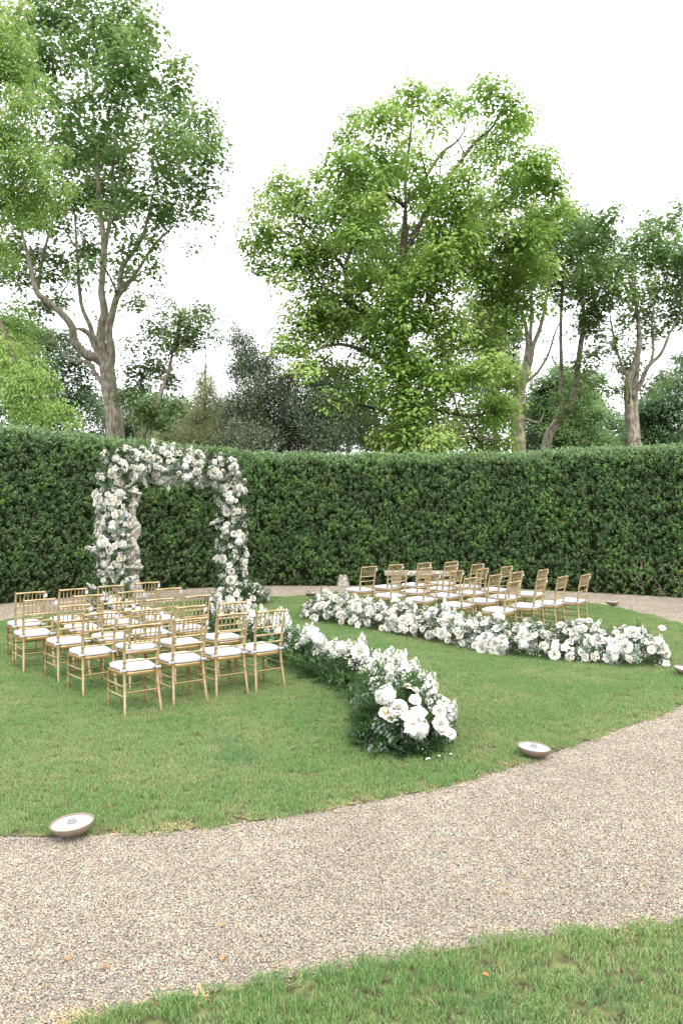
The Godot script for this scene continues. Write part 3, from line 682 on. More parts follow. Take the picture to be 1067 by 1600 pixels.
const PLANE_TWIN = {"at": Vector3(10.61, 0, -29.00), "limbs": [[0.26, 0.07, [0.0,0.0,0.0,-0.05,4.0,0.0,-0.16,5.29,0.0,-0.21,6.29,0.0,0.05,7.15,0.0,0.19,7.9,0.0,0.05,9.37,0.0,-0.07,11.0,0.0]], [0.2, 0.12, [0.14,4.0,0.0,0.07,5.3,-0.13,0.14,6.33,-0.27,0.36,7.34,-0.4]], [0.13, 0.04, [-0.07,5.92,0.0,0.18,6.33,0.2,0.36,6.9,0.4,0.74,7.32,0.6,0.98,8.03,0.8,1.37,8.89,1.0]], [0.08, 0.03, [0.56,6.99,0.0,0.79,7.59,-0.23,0.83,8.77,-0.47,1.14,10.5,-0.7]], [0.08, 0.03, [-0.09,6.22,0.0,-0.48,7.3,-0.17,-0.66,8.27,-0.33,-0.84,9.73,-0.5]], [0.06, 0.04, [-0.09,4.24,0.0,0.24,4.38,0.3]]], "clumps": [-1.63,11.66,2.22,0.47,-1.76,11.12,1.62,0.7,0.96,12.52,-1.18,0.63,1.61,12.58,-0.38,0.47,0.52,11.81,-2.66,1.07,0.68,10.72,0.16,0.97,-1.79,9.91,1.37,0.8,-0.87,9.22,1.9,0.78,2.27,10.36,-1.98,0.9,-1.27,8.73,-0.26,0.71,0.91,9.19,-2.34,0.76,0.91,8.33,-0.41,0.43,-1.55,7.35,1.99,0.56,0.12,7.23,-1.18,0.63,-1.9,7.07,1.14,0.31,0.88,10.42,1.9,0.78,-2.1,11.4,0.56,0.59,0.91,8.06,-1.67,0.35,-1.11,6.01,2.27,0.21,2.04,9.86,0.75,0.91,1.98,11.18,0.88,0.68,2.39,9.18,-2.27,0.5,0.93,5.71,-2.75,0.18,0.84,6.21,-1.16,0.36,-0.68,6.04,0.09,0.35,1.14,6.63,-0.4,0.33,0.75,4.85,-2.26,0.25,-0.9,12.48,0.72,0.23,0.75,11.64,0.86,0.36,0.01,11.34,0.73,0.59,1.78,12.27,0.04,0.51,2.22,10.5,0.1,0.93,-0.99,10.03,0.97,0.68,1.44,9.97,-2.42,0.76,-1.15,9.55,-0.27,0.61,2.32,9.5,-1.52,0.64,2.02,11.85,-1.98,0.75,-1.3,10.91,1.27,0.26,1.07,12.1,-0.96,0.25,-0.86,10.98,-0.72,0.41,0.72,11.59,-1.25,0.39,-1.78,9.82,0.23,0.4,-0.15,10.36,-1.89,0.48,1.83,9.91,0.44,0.33,-1.22,8.58,-1.29,0.33,-1.31,8.23,2.42,0.27,0.02,8.37,-1.78,0.25,-1.21,6.75,1.34,0.22,2.09,11.3,0.12,0.39,-1.4,11.7,-0.26,0.23,2.41,10.74,-0.45,0.44,2.99,11.41,-0.25,0.36,0.05,11.36,1.43,0.21,2.89,10.72,0.04,0.47,-1.12,10.51,0.16,0.32,1.01,9.28,-1.4,0.27,-1.79,9.34,0.34,0.31,2.34,9.07,-1.28,0.28,1.14,10.85,-0.09,0.34]}
const BACK_RIGHT_LIGHT = {"at": Vector3(10.60, 0, -38.00), "limbs": [[0.15, 0.04, [0.0,0.0,0.0,0.0,4.58,0.0,-0.06,6.42,0.0,-0.24,7.94,0.0]]], "clumps": [-0.4,7.8,0.57,0.66,-0.59,6.4,0.15,1.22,-0.97,7.61,0.22,0.55,0.22,7.14,0.28,0.73,1.42,7.17,-1.13,0.57,1.08,5.96,1.41,0.59,-0.49,4.84,0.68,1.2,0.66,4.53,0.86,1.19,-1.24,4.8,1.25,1.06,-1.04,6.43,-0.11,0.74,-0.4,6.48,-0.57,1.05,0.84,6.13,-0.78,1.06,-1.07,5.69,-0.37,0.86,1.67,5.09,-0.64,0.68,0.52,4.94,-0.73,1.06,-1.29,7.07,-0.37,0.43,0.78,7.34,-0.06,0.43,1.3,6.5,-0.77,0.44,-0.82,7.38,-0.36,0.43,2.07,4.57,0.21,0.43]}
const BACK_RIGHT_DARK = {"at": Vector3(16.30, 0, -40.00), "limbs": [[0.16, 0.05, [0.0,0.0,0.0,0.0,4.71,0.0,0.06,7.28,0.0]], [0.06, 0.03, [0.06,5.68,0.0,-0.8,6.64,0.0]]], "clumps": [-0.23,7.33,-0.88,0.85,-0.06,8.0,1.65,0.86,-0.28,6.48,1.45,1.05,-0.87,6.0,-0.68,0.78,-1.21,5.07,1.6,0.86,1.4,5.13,-1.39,0.87,1.85,9.41,-1.12,0.86,-2.03,4.95,1.14,0.56,1.41,9.6,-2.21,0.34,1.96,7.39,-0.78,1.31,-1.78,6.49,1.31,0.68,0.84,8.29,-2.48,0.68,-0.93,6.24,0.73,0.95,0.05,5.01,0.28,1.09,-1.61,5.07,-0.44,0.59,-0.55,4.78,-1.09,0.86]}
const BACK_FILL = {"at": Vector3(14.35, 0, -48.00), "limbs": [[0.2, 0.06, [0.0,0.0,0.0,0.0,5.23,0.0,0.08,9.09,0.0]], [0.08, 0.04, [0.0,6.0,0.0,1.35,8.31,0.0]]], "clumps": [-0.97,8.7,2.65,0.95,0.97,8.0,-0.64,1.02,2.45,7.12,-1.52,0.96,3.2,6.61,-0.31,1.01,-1.3,7.41,1.19,0.98,0.36,6.49,-1.2,1.34,2.55,5.79,-2.44,1.22,3.15,5.14,1.38,1.12,-1.75,5.72,-1.45,1.19,-0.78,10.2,-2.11,0.64,1.91,9.92,-2.97,0.66,4.83,5.54,0.94,1.13,-2.86,7.17,-0.12,1.01]}
const BACK_GAP = {"at": Vector3(-6.65, 0, -44.00), "limbs": [[0.18, 0.05, [0.0,0.0,0.0,0.0,4.97,0.0,0.07,7.09,0.0]]], "clumps": [-0.35,6.28,1.12,0.83,0.37,7.08,0.11,0.71,-1.07,6.45,2.8,0.66,-2.67,7.2,-0.93,0.87,-3.53,7.72,-0.76,0.65,-3.72,6.32,0.7,0.9,-0.0,5.41,-1.23,1.09,-1.74,5.38,-0.8,1.08,-2.51,5.22,1.47,0.96,-0.99,7.75,0.4,0.42,-4.43,7.09,-0.02,0.57]}
const DARK_PINE = {"at": Vector3(6.86, 0, -36.00), "limbs": [[0.2, 0.05, [0.0,0.0,0.0,0.06,4.46,0.0,0.17,7.35,0.0,0.35,11.11,0.0]], [0.06, 0.03, [0.12,6.77,0.0,0.87,8.51,0.0,1.04,9.09,0.0]]], "clumps": [-0.25,9.95,1.32,0.72,0.62,11.16,-0.21,0.58,0.73,9.24,0.66,0.45,0.36,8.57,-0.34,0.76,-0.27,9.26,-0.93,0.89,-0.24,7.39,-0.29,1.05,-0.67,10.89,-0.29,0.58,1.16,8.29,-1.35,0.36,0.72,6.27,-0.67,0.88,1.53,4.77,-0.38,0.58]}
const DARK_MID = {"at": Vector3(0.27, 0, -33.00), "limbs": [[0.14, 0.08, [0.0,0.0,0.0,0.0,4.13,0.0,0.0,5.32,0.0,0.05,6.91,0.0]], [0.2, 0.1, [1.19,1.08,0.0,1.23,4.14,-0.2,1.16,5.36,-0.4,1.0,7.0,-0.6]], [0.06, 0.03, [1.22,4.26,0.0,1.51,4.79,0.0,1.83,5.32,0.0]]], "clumps": [0.45,5.87,-0.16,0.69,-0.34,5.0,0.7,0.78,0.81,4.97,1.01,0.62,1.68,4.42,1.52,0.56,0.06,5.92,-0.62,0.65,1.22,6.04,0.68,0.78,-0.6,5.49,0.97,0.62,0.06,6.7,-0.36,0.8,1.68,5.17,1.63,0.4,-1.15,4.56,-0.5,0.65,0.67,4.16,1.63,0.23,2.72,4.44,1.25,0.77,3.82,5.0,0.61,0.78]}
const FAR_LEFT = {"at": Vector3(-12.31, 0, -46.00), "limbs": [[0.2, 0.06, [0.0,0.0,0.0,0.07,5.1,0.0,0.18,7.32,0.0]], [0.15, 0.06, [1.66,0.66,0.0,1.7,5.1,0.0,1.77,6.95,0.0]]], "clumps": [-0.76,6.82,1.18,0.86,0.26,6.3,0.96,1.09,1.03,6.24,-0.32,1.12,2.45,5.93,1.07,0.94,3.32,7.12,1.76,0.5,-1.41,5.45,0.23,0.88,0.15,5.06,0.56,0.88,2.33,4.96,2.12,0.85,-2.33,8.1,-0.34,0.67,3.57,5.14,-0.69,0.9,5.25,5.15,-0.73,0.9,1.02,7.11,1.82,0.71,1.45,7.24,0.65,0.88,2.41,6.86,0.85,0.87,-0.68,8.2,-1.13,0.76,0.54,8.64,-1.55,0.54,3.31,5.47,-0.09,0.96,4.97,5.4,1.01,0.87,0.19,5.89,-0.69,1.13,1.76,5.5,-0.39,1.12]}


func spray(kind: String, size: float) -> ArrayMesh:
	var b := MB.new()
	if kind == "star":
		for j in 13:
			var q := ball() * Vector3(0.36, 0.24, 0.36)
			var dir := (Vector3(q.x, 0, q.z).normalized() * rnd(0.6, 1.0) + Vector3(rnd(-0.3, 0.3), rnd(-0.55, 0.1), rnd(-0.3, 0.3))).normalized()
			b.leaf(q, dir, Vector3.UP + ball() * 0.5, size * rnd(0.7, 1.2), size, Color.WHITE * rnd(0.75, 1.25), 2)
	elif kind == "broad":
		for j in 17:
			var q := ball() * Vector3(0.42, 0.2, 0.42)
			var dir := (Vector3(q.x, 0, q.z).normalized() + Vector3(rnd(-0.4, 0.4), rnd(-0.6, 0.15), rnd(-0.4, 0.4))).normalized()
			b.leaf(q, dir, Vector3.UP + ball() * 0.42, size * rnd(0.75, 1.25), size * rnd(0.5, 0.7), Color.WHITE * rnd(0.75, 1.25), 1)
	elif kind == "droop":
		for t in 3:
			var a0 := TAU * t / 3.0 + rnd(-0.4, 0.4)
			var o := Vector3(cos(a0), 0.2, sin(a0)) * 0.1
			for j in 8:
				var f := j / 7.0
				var q := o + Vector3(cos(a0), 0.1 - f * 0.9, sin(a0)) * 0.34 * f
				var s := (1.0 if j % 2 else -1.0)
				var dir := (Vector3(-sin(a0) * s + cos(a0) * 0.6, -0.75, cos(a0) * s + sin(a0) * 0.6) + ball() * 0.3).normalized()
				b.leaf(q, dir, Vector3.UP + ball() * 0.7, size * rnd(0.8, 1.2), size * 0.3, Color.WHITE * rnd(0.8, 1.25) * Color(1, 1, 1).lerp(Color(1.25, 1.08, 0.8), f), 0)
	elif kind == "small":
		for j in 26:
			var q := ball() * 0.26
			var dir := (q.normalized() + Vector3(0, 0.35, 0) + ball() * 0.5).normalized()
			b.leaf(q, dir, Vector3.UP + ball() * 0.8, size * rnd(0.7, 1.2), size * 0.42, Color.WHITE * rnd(0.7, 1.3), 0)
	else:
		for j in 22:
			var f := j / 21.0
			var s := (1.0 if j % 2 else -1.0)
			var q := Vector3(0, 0.1 - f * f * 0.12, f * 0.4 - 0.2)
			var dir := Vector3(s * 0.8, -0.15, 0.6).normalized()
			b.leaf(q, dir, Vector3.UP, size * lerpf(1.2, 0.5, f), size * 0.25, Color.WHITE * rnd(0.75, 1.25), 0)
	for k in b.c.size():
		b.c[k].a = 1.0
	return b.mesh()

func tree(data: Dictionary, called: String, label: String, kind: String, size: float, cover: float, col: Color, young: Color, bark: Material, mat: Material, sides := 8) -> void:
	var o := thing(called, label, "tree", data.at)
	var b := MB.new()
	var ends: Array = []
	for L in data.limbs:
		var raw: Array = L[2]
		var pts := PackedVector3Array()
		var m: int = raw.size() / 3
		var q: Array = []
		for k in m:
			q.append(Vector3(raw[3 * k], raw[3 * k + 1], raw[3 * k + 2]))
		for k in m - 1:
			for s in 4:
				pts.append(q[k].cubic_interpolate(q[k + 1], q[maxi(k - 1, 0)], q[mini(k + 2, m - 1)], s / 4.0))
		pts.append(q[m - 1])
		var rr := PackedFloat32Array()
		for k in pts.size():
			var f := float(k) / (pts.size() - 1)
			var r := lerpf(L[0], L[1], pow(f, 0.8)) * 0.84 * (1.0 - 0.75 * smoothstep(0.7, 1.0, f) * (1.0 if L[1] < 0.15 else 0.0)) * (1.0 + 0.035 * noise.get_noise_3d(pts[k].x * 1.5, pts[k].y * 1.5, pts[k].z * 1.5 + L[0] * 50.0))
			if pts[k].y < 1.5:
				r *= 1.0 + 0.4 * (1.0 - pts[k].y / 1.5)
			rr.append(r)
			pts[k] += Vector3(noise.get_noise_2d(k * 0.7, L[0] * 90.0), 0, noise.get_noise_2d(k * 0.7 + 50.0, L[0] * 90.0)) * r * 0.2
			ends.append([pts[k], r])
		b.tube(pts, rr, sides, Color.WHITE, true)
	var sprays: Array = []
	for k in 4:
		sprays.append(spray(kind, size))
	var lit: float = {"star": 13 * 0.48, "broad": 17 * 0.42, "droop": 24 * 0.15, "small": 26 * 0.21, "needle": 22 * 0.1}[kind] * size * size
	var d := Deal.new(4)
	var cl: Array = data.clumps
	for k in range(0, cl.size(), 4):
		var ctr := Vector3(cl[k], cl[k + 1], cl[k + 2])
		var r: float = cl[k + 3]
		# a limb of its own for every clump of leaves
		var best := 1e9
		var from := Vector3.ZERO
		var fr := 0.05
		for e in ends:
			var q: Vector3 = e[0]
			var dist := q.distance_to(ctr) + maxf(0.0, q.y - ctr.y + 0.3) * 2.0
			if dist < best and q.y > 2.0:
				best = dist; from = q; fr = e[1]
		if best < 30.0:
			var bend := (from + ctr) / 2.0 + Vector3(rnd(-0.1, 0.1), 0.12 * from.distance_to(ctr), rnd(-0.1, 0.1))
			var r0 := minf(fr * 0.5, 0.008 + 0.012 * from.distance_to(ctr))
			b.tube(PackedVector3Array([from, from.lerp(bend, 0.6), bend.lerp(ctr, 0.35), ctr]), PackedFloat32Array([r0, r0 * 0.8, r0 * 0.55, 0.008]), 5, Color.WHITE, false)
			for j in 3:
				var e2 := ctr + ball() * r * 0.95
				b.tube(PackedVector3Array([bend.lerp(ctr, 0.5), (ctr + e2) / 2.0 + Vector3(0, 0.06, 0), e2]), PackedFloat32Array([r0 * 0.5, 0.01, 0.004]), 4, Color.WHITE, false)
		var count := int(cover * PI * r * r / lit) + 2
		var shade := rnd(0.93, 1.1)
		var yellow := clampf(noise.get_noise_3d(ctr.x * 0.35, ctr.y * 0.35, ctr.z * 0.35) * 1.6 + 0.35, 0.0, 1.0)
		var edge := minf(0.3, r * 0.5)
		for j in count:
			var u := Vector3(rng.randfn(0.0, 0.56), rng.randfn(0.0, 0.42), rng.randfn(0.0, 0.56)).limit_length(1.12) * r
			var q := ctr + u
			if noise.get_noise_3d(q.x * 1.6, q.y * 1.6, q.z * 1.6 + 70.0) < -0.24:
				continue
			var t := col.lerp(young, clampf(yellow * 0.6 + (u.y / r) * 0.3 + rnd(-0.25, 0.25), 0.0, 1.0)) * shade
			t.a = 1.0
			d.put(rng.randi() % 4, Transform3D(basis_y(Vector3.UP + u / r * 0.5 + ball() * 0.25, rnd(0, TAU), rnd(0.75, 1.2) * (1.0 if r > 0.3 else 0.6)), q), t)
	part("trunk", b.mesh(), bark, o)
	deal_out("crown", sprays, mat, d, o)

func trees() -> void:
	var green := Color(0.12, 0.21, 0.055)
	var fresh := Color(0.25, 0.35, 0.11)
	tree(PLANE_BIG, "plane_tree", "huge pale-barked plane tree with spreading limbs behind the flower arch", "star", 0.2, 5.6, green, fresh, M.plane_bark, M.leaf, 12)
	tree(LIGHT_TREE, "light_green_tree", "yellow-green tree with drooping narrow leaves overlapping the huge plane tree", "droop", 0.15, 4.2, Color(0.2, 0.33, 0.08), Color(0.34, 0.45, 0.14), M.dark_bark, M.leaf)
	tree(DARK_LEFT, "dark_broadleaf_tree", "dark broadleaf tree behind the drooping yellow-green branches", "broad", 0.14, 5.5, Color(0.085, 0.15, 0.06), Color(0.15, 0.22, 0.095), M.dark_bark, M.leaf)
	tree(SAPLING, "young_plane_tree", "slender young plane tree leaning beside the huge plane trunk", "star", 0.16, 11.0, Color(0.085, 0.16, 0.045), fresh, M.plane_bark, M.leaf)
	tree(PALE_CONIFER, "pale_conifer", "pale yellowish conifer with a pointed top between two darker trees", "small", 0.09, 6.5, Color(0.27, 0.31, 0.15), Color(0.38, 0.4, 0.22), M.dark_bark, M.leaf)
	tree(DARK_EVERGREEN, "dark_evergreen", "dark grey-green evergreen with a leaning wispy tip", "small", 0.085, 7.5, Color(0.075, 0.115, 0.055), Color(0.17, 0.21, 0.115), M.dark_bark, M.gloss_leaf)
	tree(TULIP, "bright_green_tree", "large bright yellow-green tree with layered boughs at the hedge centre", "broad", 0.145, 5.8, Color(0.2, 0.33, 0.06), Color(0.36, 0.46, 0.135), M.dark_bark, M.leaf, 10)
	tree(PLANE_RIGHT, "plane_tree", "forked plane tree with bare pale upright limbs beside the bright green tree", "star", 0.19, 6.4, green, fresh, M.plane_bark, M.leaf, 10)
	tree(PLANE_LEAN, "plane_tree", "leaning plane tree with one thin upright stem", "star", 0.19, 6.4, green, fresh, M.plane_bark, M.leaf)
	tree(PLANE_TWIN, "plane_tree", "twin-stemmed plane tree with a broad dark crown above the hedge end", "star", 0.19, 6.4, green, fresh, M.plane_bark, M.leaf, 10)
	tree(BACK_RIGHT_LIGHT, "background_tree", "light green tree low behind the leaning plane tree", "broad", 0.13, 7.5, Color(0.13, 0.23, 0.07), Color(0.22, 0.32, 0.11), M.dark_bark, M.leaf)
	tree(BACK_RIGHT_DARK, "background_tree", "dark green tree low behind the twin-stemmed plane tree", "broad", 0.14, 7.5, Color(0.085, 0.16, 0.06), Color(0.15, 0.23, 0.09), M.dark_bark, M.leaf)
	tree(BACK_FILL, "background_tree", "pale green tree farthest back in the gap between the leaning and twin-stemmed planes", "broad", 0.16, 7.0, Color(0.13, 0.22, 0.08), Color(0.21, 0.3, 0.12), M.dark_bark, M.leaf)
	tree(BACK_GAP, "background_tree", "soft green tree far behind the pale pointed conifer", "broad", 0.16, 6.0, Color(0.12, 0.2, 0.08), Color(0.2, 0.28, 0.12), M.dark_bark, M.leaf)
	tree(DARK_PINE, "dark_pine", "dark pine showing between the bright green tree and the forked plane tree", "small", 0.12, 6.0, Color(0.045, 0.08, 0.04), Color(0.08, 0.12, 0.06), M.dark_bark, M.gloss_leaf)
	tree(DARK_MID, "shaded_tree", "shaded tree with two straight grey trunks under the bright green tree", "broad", 0.14, 5.0, Color(0.06, 0.11, 0.04), Color(0.1, 0.16, 0.055), M.plane_bark, M.leaf)
	tree(FAR_LEFT, "distant_tree", "distant grey-green tree low behind the slender young plane tree", "broad", 0.15, 8.0, Color(0.1, 0.155, 0.08), Color(0.16, 0.21, 0.11), M.dark_bark, M.leaf)

# ------------------------------------------------------------------ chairs
const GOLD := Color(0.27, 0.185, 0.078)
const RING_LIT := Color(0.4, 0.31, 0.18)  # paler gold for the knuckles, with caught light painted in

func bamboo(b: MB, p: Array, r: Array, nodes: Array, sides := 8) -> void:
	# a turned rod with knuckles: nodes are shares of its length
	var lens := [0.0]
	for k in p.size() - 1:
		lens.append(lens[k] + p[k].distance_to(p[k + 1]))
	var total: float = lens[-1]
	var at: Array = []
	for k in p.size():
		at.append([lens[k] / total, 1.0])
	for f in nodes:
		var e := 0.009 / total
		at.append([f - e, 1.0]); at.append([f - e * 0.4, 1.32]); at.append([f + e * 0.4, 1.32]); at.append([f + e, 1.0])
	at.sort_custom(func(x, y): return x[0] < y[0])
	var pts := PackedVector3Array()
	var rr := PackedFloat32Array()
	for q in at:
		var s: float = clampf(q[0], 0.0, 1.0) * total
		var k := 0
		while k < p.size() - 2 and lens[k + 1] < s:
			k += 1
		var f: float = (s - lens[k]) / maxf(1e-6, lens[k + 1] - lens[k])
		pts.append(p[k].lerp(p[k + 1], f))
		rr.append(lerpf(r[k], r[k + 1], f) * q[1])
	var first := b.c.size()
	b.tube(pts, rr, sides, GOLD)
	# knuckle rings coloured lighter, imitating the light they catch
	for k in range(first, b.c.size()):
		for f in nodes:
			if b.v[k].distance_to(point_at(p, lens, f * total)) < 0.021 and b.v[k].distance_to(point_at(p, lens, f * total)) > lerpf(r[0], r[-1], f) * 1.2:
				b.c[k] = RING_LIT

func point_at(p: Array, lens: Array, s: float) -> Vector3:
	var k := 0
	while k < p.size() - 2 and lens[k + 1] < s:
		k += 1
	return p[k].lerp(p[k + 1], (s - lens[k]) / maxf(1e-6, lens[k + 1] - lens[k]))

func seat_outline(a: float, grow: float) -> Vector3:
	# rounded trapezoid, wide at the front (-z)
	var c := cos(a)
	var s := sin(a)
	var e := 0.42
	var x := signf(c) * pow(absf(c), e)
	var z := signf(s) * pow(absf(s), e)
	var half := lerpf(0.2, 0.168, (z + 1.0) / 2.0)
	return Vector3(x * (half + grow), 0, z * (0.2 + grow))

func make_chair() -> Node3D:
	var o := Node3D.new()
	for s in [-1.0, 1.0]:
		var b := MB.new()
		bamboo(b, [Vector3(0.19 * s, 0, 0.255), Vector3(0.172 * s, 0.3, 0.205), Vector3(0.17 * s, 0.44, 0.19), Vector3(0.178 * s, 0.68, 0.215), Vector3(0.186 * s, 0.915, 0.262)], [0.0125, 0.0155, 0.0165, 0.015, 0.013], [0.13, 0.24, 0.345, 0.53, 0.59, 0.685, 0.78, 0.88])
		part("rear_post", b.mesh(), M.gold, o)
		var f := MB.new()
		bamboo(f, [Vector3(0.192 * s, 0, -0.19), Vector3(0.186 * s, 0.43, -0.178)], [0.0125, 0.0165], [0.28, 0.5, 0.72])
		part("front_leg", f.mesh(), M.gold, o)
	# rounded seat frame
	var sf := MB.new()
	var n := 32
	var prof := [[-0.012, 0.405], [0.004, 0.401], [0.012, 0.408], [0.013, 0.43], [0.006, 0.44], [-0.03, 0.44]]
	for j in n:
		for k in prof.size() - 1:
			var q: Array = []
			for e in [[j, k], [j + 1, k], [j + 1, k + 1], [j, k + 1]]:
				var v := seat_outline(TAU * e[0] / n, prof[e[1]][0])
				q.append(Vector3(v.x, prof[e[1]][1], v.z))
			var out: Vector3 = Vector3(q[0].x, 0, q[0].z).normalized() + Vector3.UP * (2.0 if k >= 3 else (-1.5 if k == 0 else 0.0))
			sf.quad(q[0], q[1], q[2], q[3], out, GOLD)
		var u := seat_outline(TAU * j / n, -0.012)
		var w := seat_outline(TAU * (j + 1) / n, -0.012)
		sf.tri(Vector3(0, 0.412, 0), Vector3(u.x, 0.405, u.z), Vector3(w.x, 0.405, w.z), GOLD)
	part("seat_frame", sf.mesh(), M.gold, o)
	# cushion with a domed top and piped edge
	var cu := MB.new()
	var white := Color(0.43, 0.435, 0.455)
	var cp := [[-0.03, 0.442], [-0.006, 0.4435], [0.004, 0.449], [0.006, 0.456], [0.002, 0.463], [0.006, 0.47], [0.002, 0.479], [-0.012, 0.487], [-0.05, 0.494], [-0.1, 0.498], [-0.15, 0.5]]
	var grid: Array = []
	var cn := 40
	for k in cp.size():
		var ring := PackedVector3Array()
		for j in cn:
			var v := seat_outline(TAU * j / cn, cp[k][0])
			var wr := 0.0025 * noise.get_noise_3d(v.x * 14.0, cp[k][1] * 20.0, v.z * 14.0)
			ring.append(Vector3(v.x, cp[k][1] + wr, v.z) + Vector3(v.x, 0, v.z).normalized() * wr * 1.2)
		grid.append(ring)
	var nr: Array = []
	for k in cp.size():
		var rn := PackedVector3Array()
		for j in cn:
			var a: Vector3 = grid[k][(j + 1) % cn] - grid[k][(j + cn - 1) % cn]
			var c: Vector3 = grid[mini(k + 1, cp.size() - 1)][j] - grid[maxi(k - 1, 0)][j]
			var nn := a.cross(c).normalized()
			if nn.dot(Vector3(grid[k][j].x, (cp[k][1] - 0.455) * 8.0, grid[k][j].z)) < 0.0:
				nn = -nn
			rn.append(nn)
		nr.append(rn)
	for k in cp.size() - 1:
		for j in cn:
			var q := (j + 1) % cn
			cu.smooth(grid[k][j], grid[k][q], grid[k + 1][j], nr[k][j], nr[k][q], nr[k + 1][j], white, white, white)
			cu.smooth(grid[k][q], grid[k + 1][q], grid[k + 1][j], nr[k][q], nr[k + 1][q], nr[k + 1][j], white, white, white)
	for j in cn:
		var q := (j + 1) % cn
		cu.smooth(Vector3(0, 0.501, 0), grid[-1][j], grid[-1][q], Vector3.UP, nr[-1][j], nr[-1][q], white, white, white)
	var cushion := part("cushion", cu.mesh(), M.cloth, o)
	for s in [-1.0, 1.0]:
		var t := MB.new()
		t.lathe([Vector2(0.019, 0.452), Vector2(0.0215, 0.458), Vector2(0.0215, 0.476), Vector2(0.019, 0.482)], 10, white, 0.0, Vector3(0.17 * s, 0, 0.193))
		t.box(Vector3(0.188 if s > 0 else -0.214, 0.453, 0.186), Vector3(0.214 if s > 0 else -0.188, 0.47, 0.2), white, 0.003)
		part("tie", t.mesh(), M.cloth, cushion)
	# the back: top rail, three rungs and six spindles
	var rails := [[0.897, 0.0115, 0.258, [0.06, 0.94], 0.192], [0.725, 0.009, 0.224, [0.08, 0.5, 0.92], 0.179], [0.638, 0.009, 0.211, [0.08, 0.92], 0.176], [0.55, 0.009, 0.201, [0.08, 0.92], 0.173]]
	for k in 4:
		var R: Array = rails[k]
		var b := MB.new()
		var w: float = R[4]
		bamboo(b, [Vector3(-w, R[0], R[2]), Vector3(0, R[0] + (0.006 if k == 0 else 0.0), R[2] + 0.012), Vector3(w, R[0], R[2])], [R[1], R[1], R[1]], R[3])
		part("top_rail" if k == 0 else "back_rail", b.mesh(), M.gold, o)
	for k in 6:
		var x := lerpf(-0.125, 0.125, k / 5.0)
		var b := MB.new()
		bamboo(b, [Vector3(x, 0.722, 0.232), Vector3(x * 1.03, 0.9, 0.268)], [0.0065, 0.0065], [0.5], 6)
		part("spindle", b.mesh(), M.gold, o)
	for s in [-1.0, 1.0]:
		for y in [0.2, 0.3]:
			var b := MB.new()
			bamboo(b, [Vector3(0.19 * s, y, -0.184), Vector3(0.175 * s, y, 0.222 if y < 0.25 else 0.207)], [0.008, 0.008], [0.3, 0.7], 6)
			part("stretcher", b.mesh(), M.gold, o)
	for q in [[-0.184, 0.23], [-0.182, 0.33], [0.215, 0.245]]:
		var b := MB.new()
		bamboo(b, [Vector3(-0.18, q[1], q[0]), Vector3(0.18, q[1], q[0])], [0.008, 0.008], [0.5] if q[0] < 0 else [], 6)
		part("stretcher", b.mesh(), M.gold, o)
	return o

func make_tag() -> MeshInstance3D:
	var b := MB.new()
	var w := Color(0.45, 0.45, 0.48)
	# a folded card on a loop of peach ribbon, hung over the top of the post
	b.quad(Vector3(-0.022, -0.035, 0.004), Vector3(0.014, -0.03, 0.01), Vector3(0.02, -0.095, 0.006), Vector3(-0.016, -0.1, 0.0), Vector3.BACK, w)
	b.quad(Vector3(0.014, -0.03, 0.01), Vector3(0.03, -0.034, -0.016), Vector3(0.034, -0.088, -0.02), Vector3(0.02, -0.095, 0.006), Vector3.RIGHT, w)
	var ring := PackedVector3Array()
	var rr := PackedFloat32Array()
	for k in 13:
		var a := TAU * k / 12.0
		ring.append(Vector3(cos(a) * 0.019, -0.012 + sin(a) * 0.004, sin(a) * 0.019)); rr.append(0.003)
	b.tube(ring, rr, 5, Color(0.7, 0.38, 0.22), false)
	b.tube(PackedVector3Array([Vector3(0.004, -0.012, 0.019), Vector3(0.003, -0.034, 0.012)]), PackedFloat32Array([0.0015, 0.0015]), 4, Color(0.7, 0.38, 0.22), false)
	var o := MeshInstance3D.new()
	o.mesh = b.mesh()
	o.material_override = M.cloth
	return o

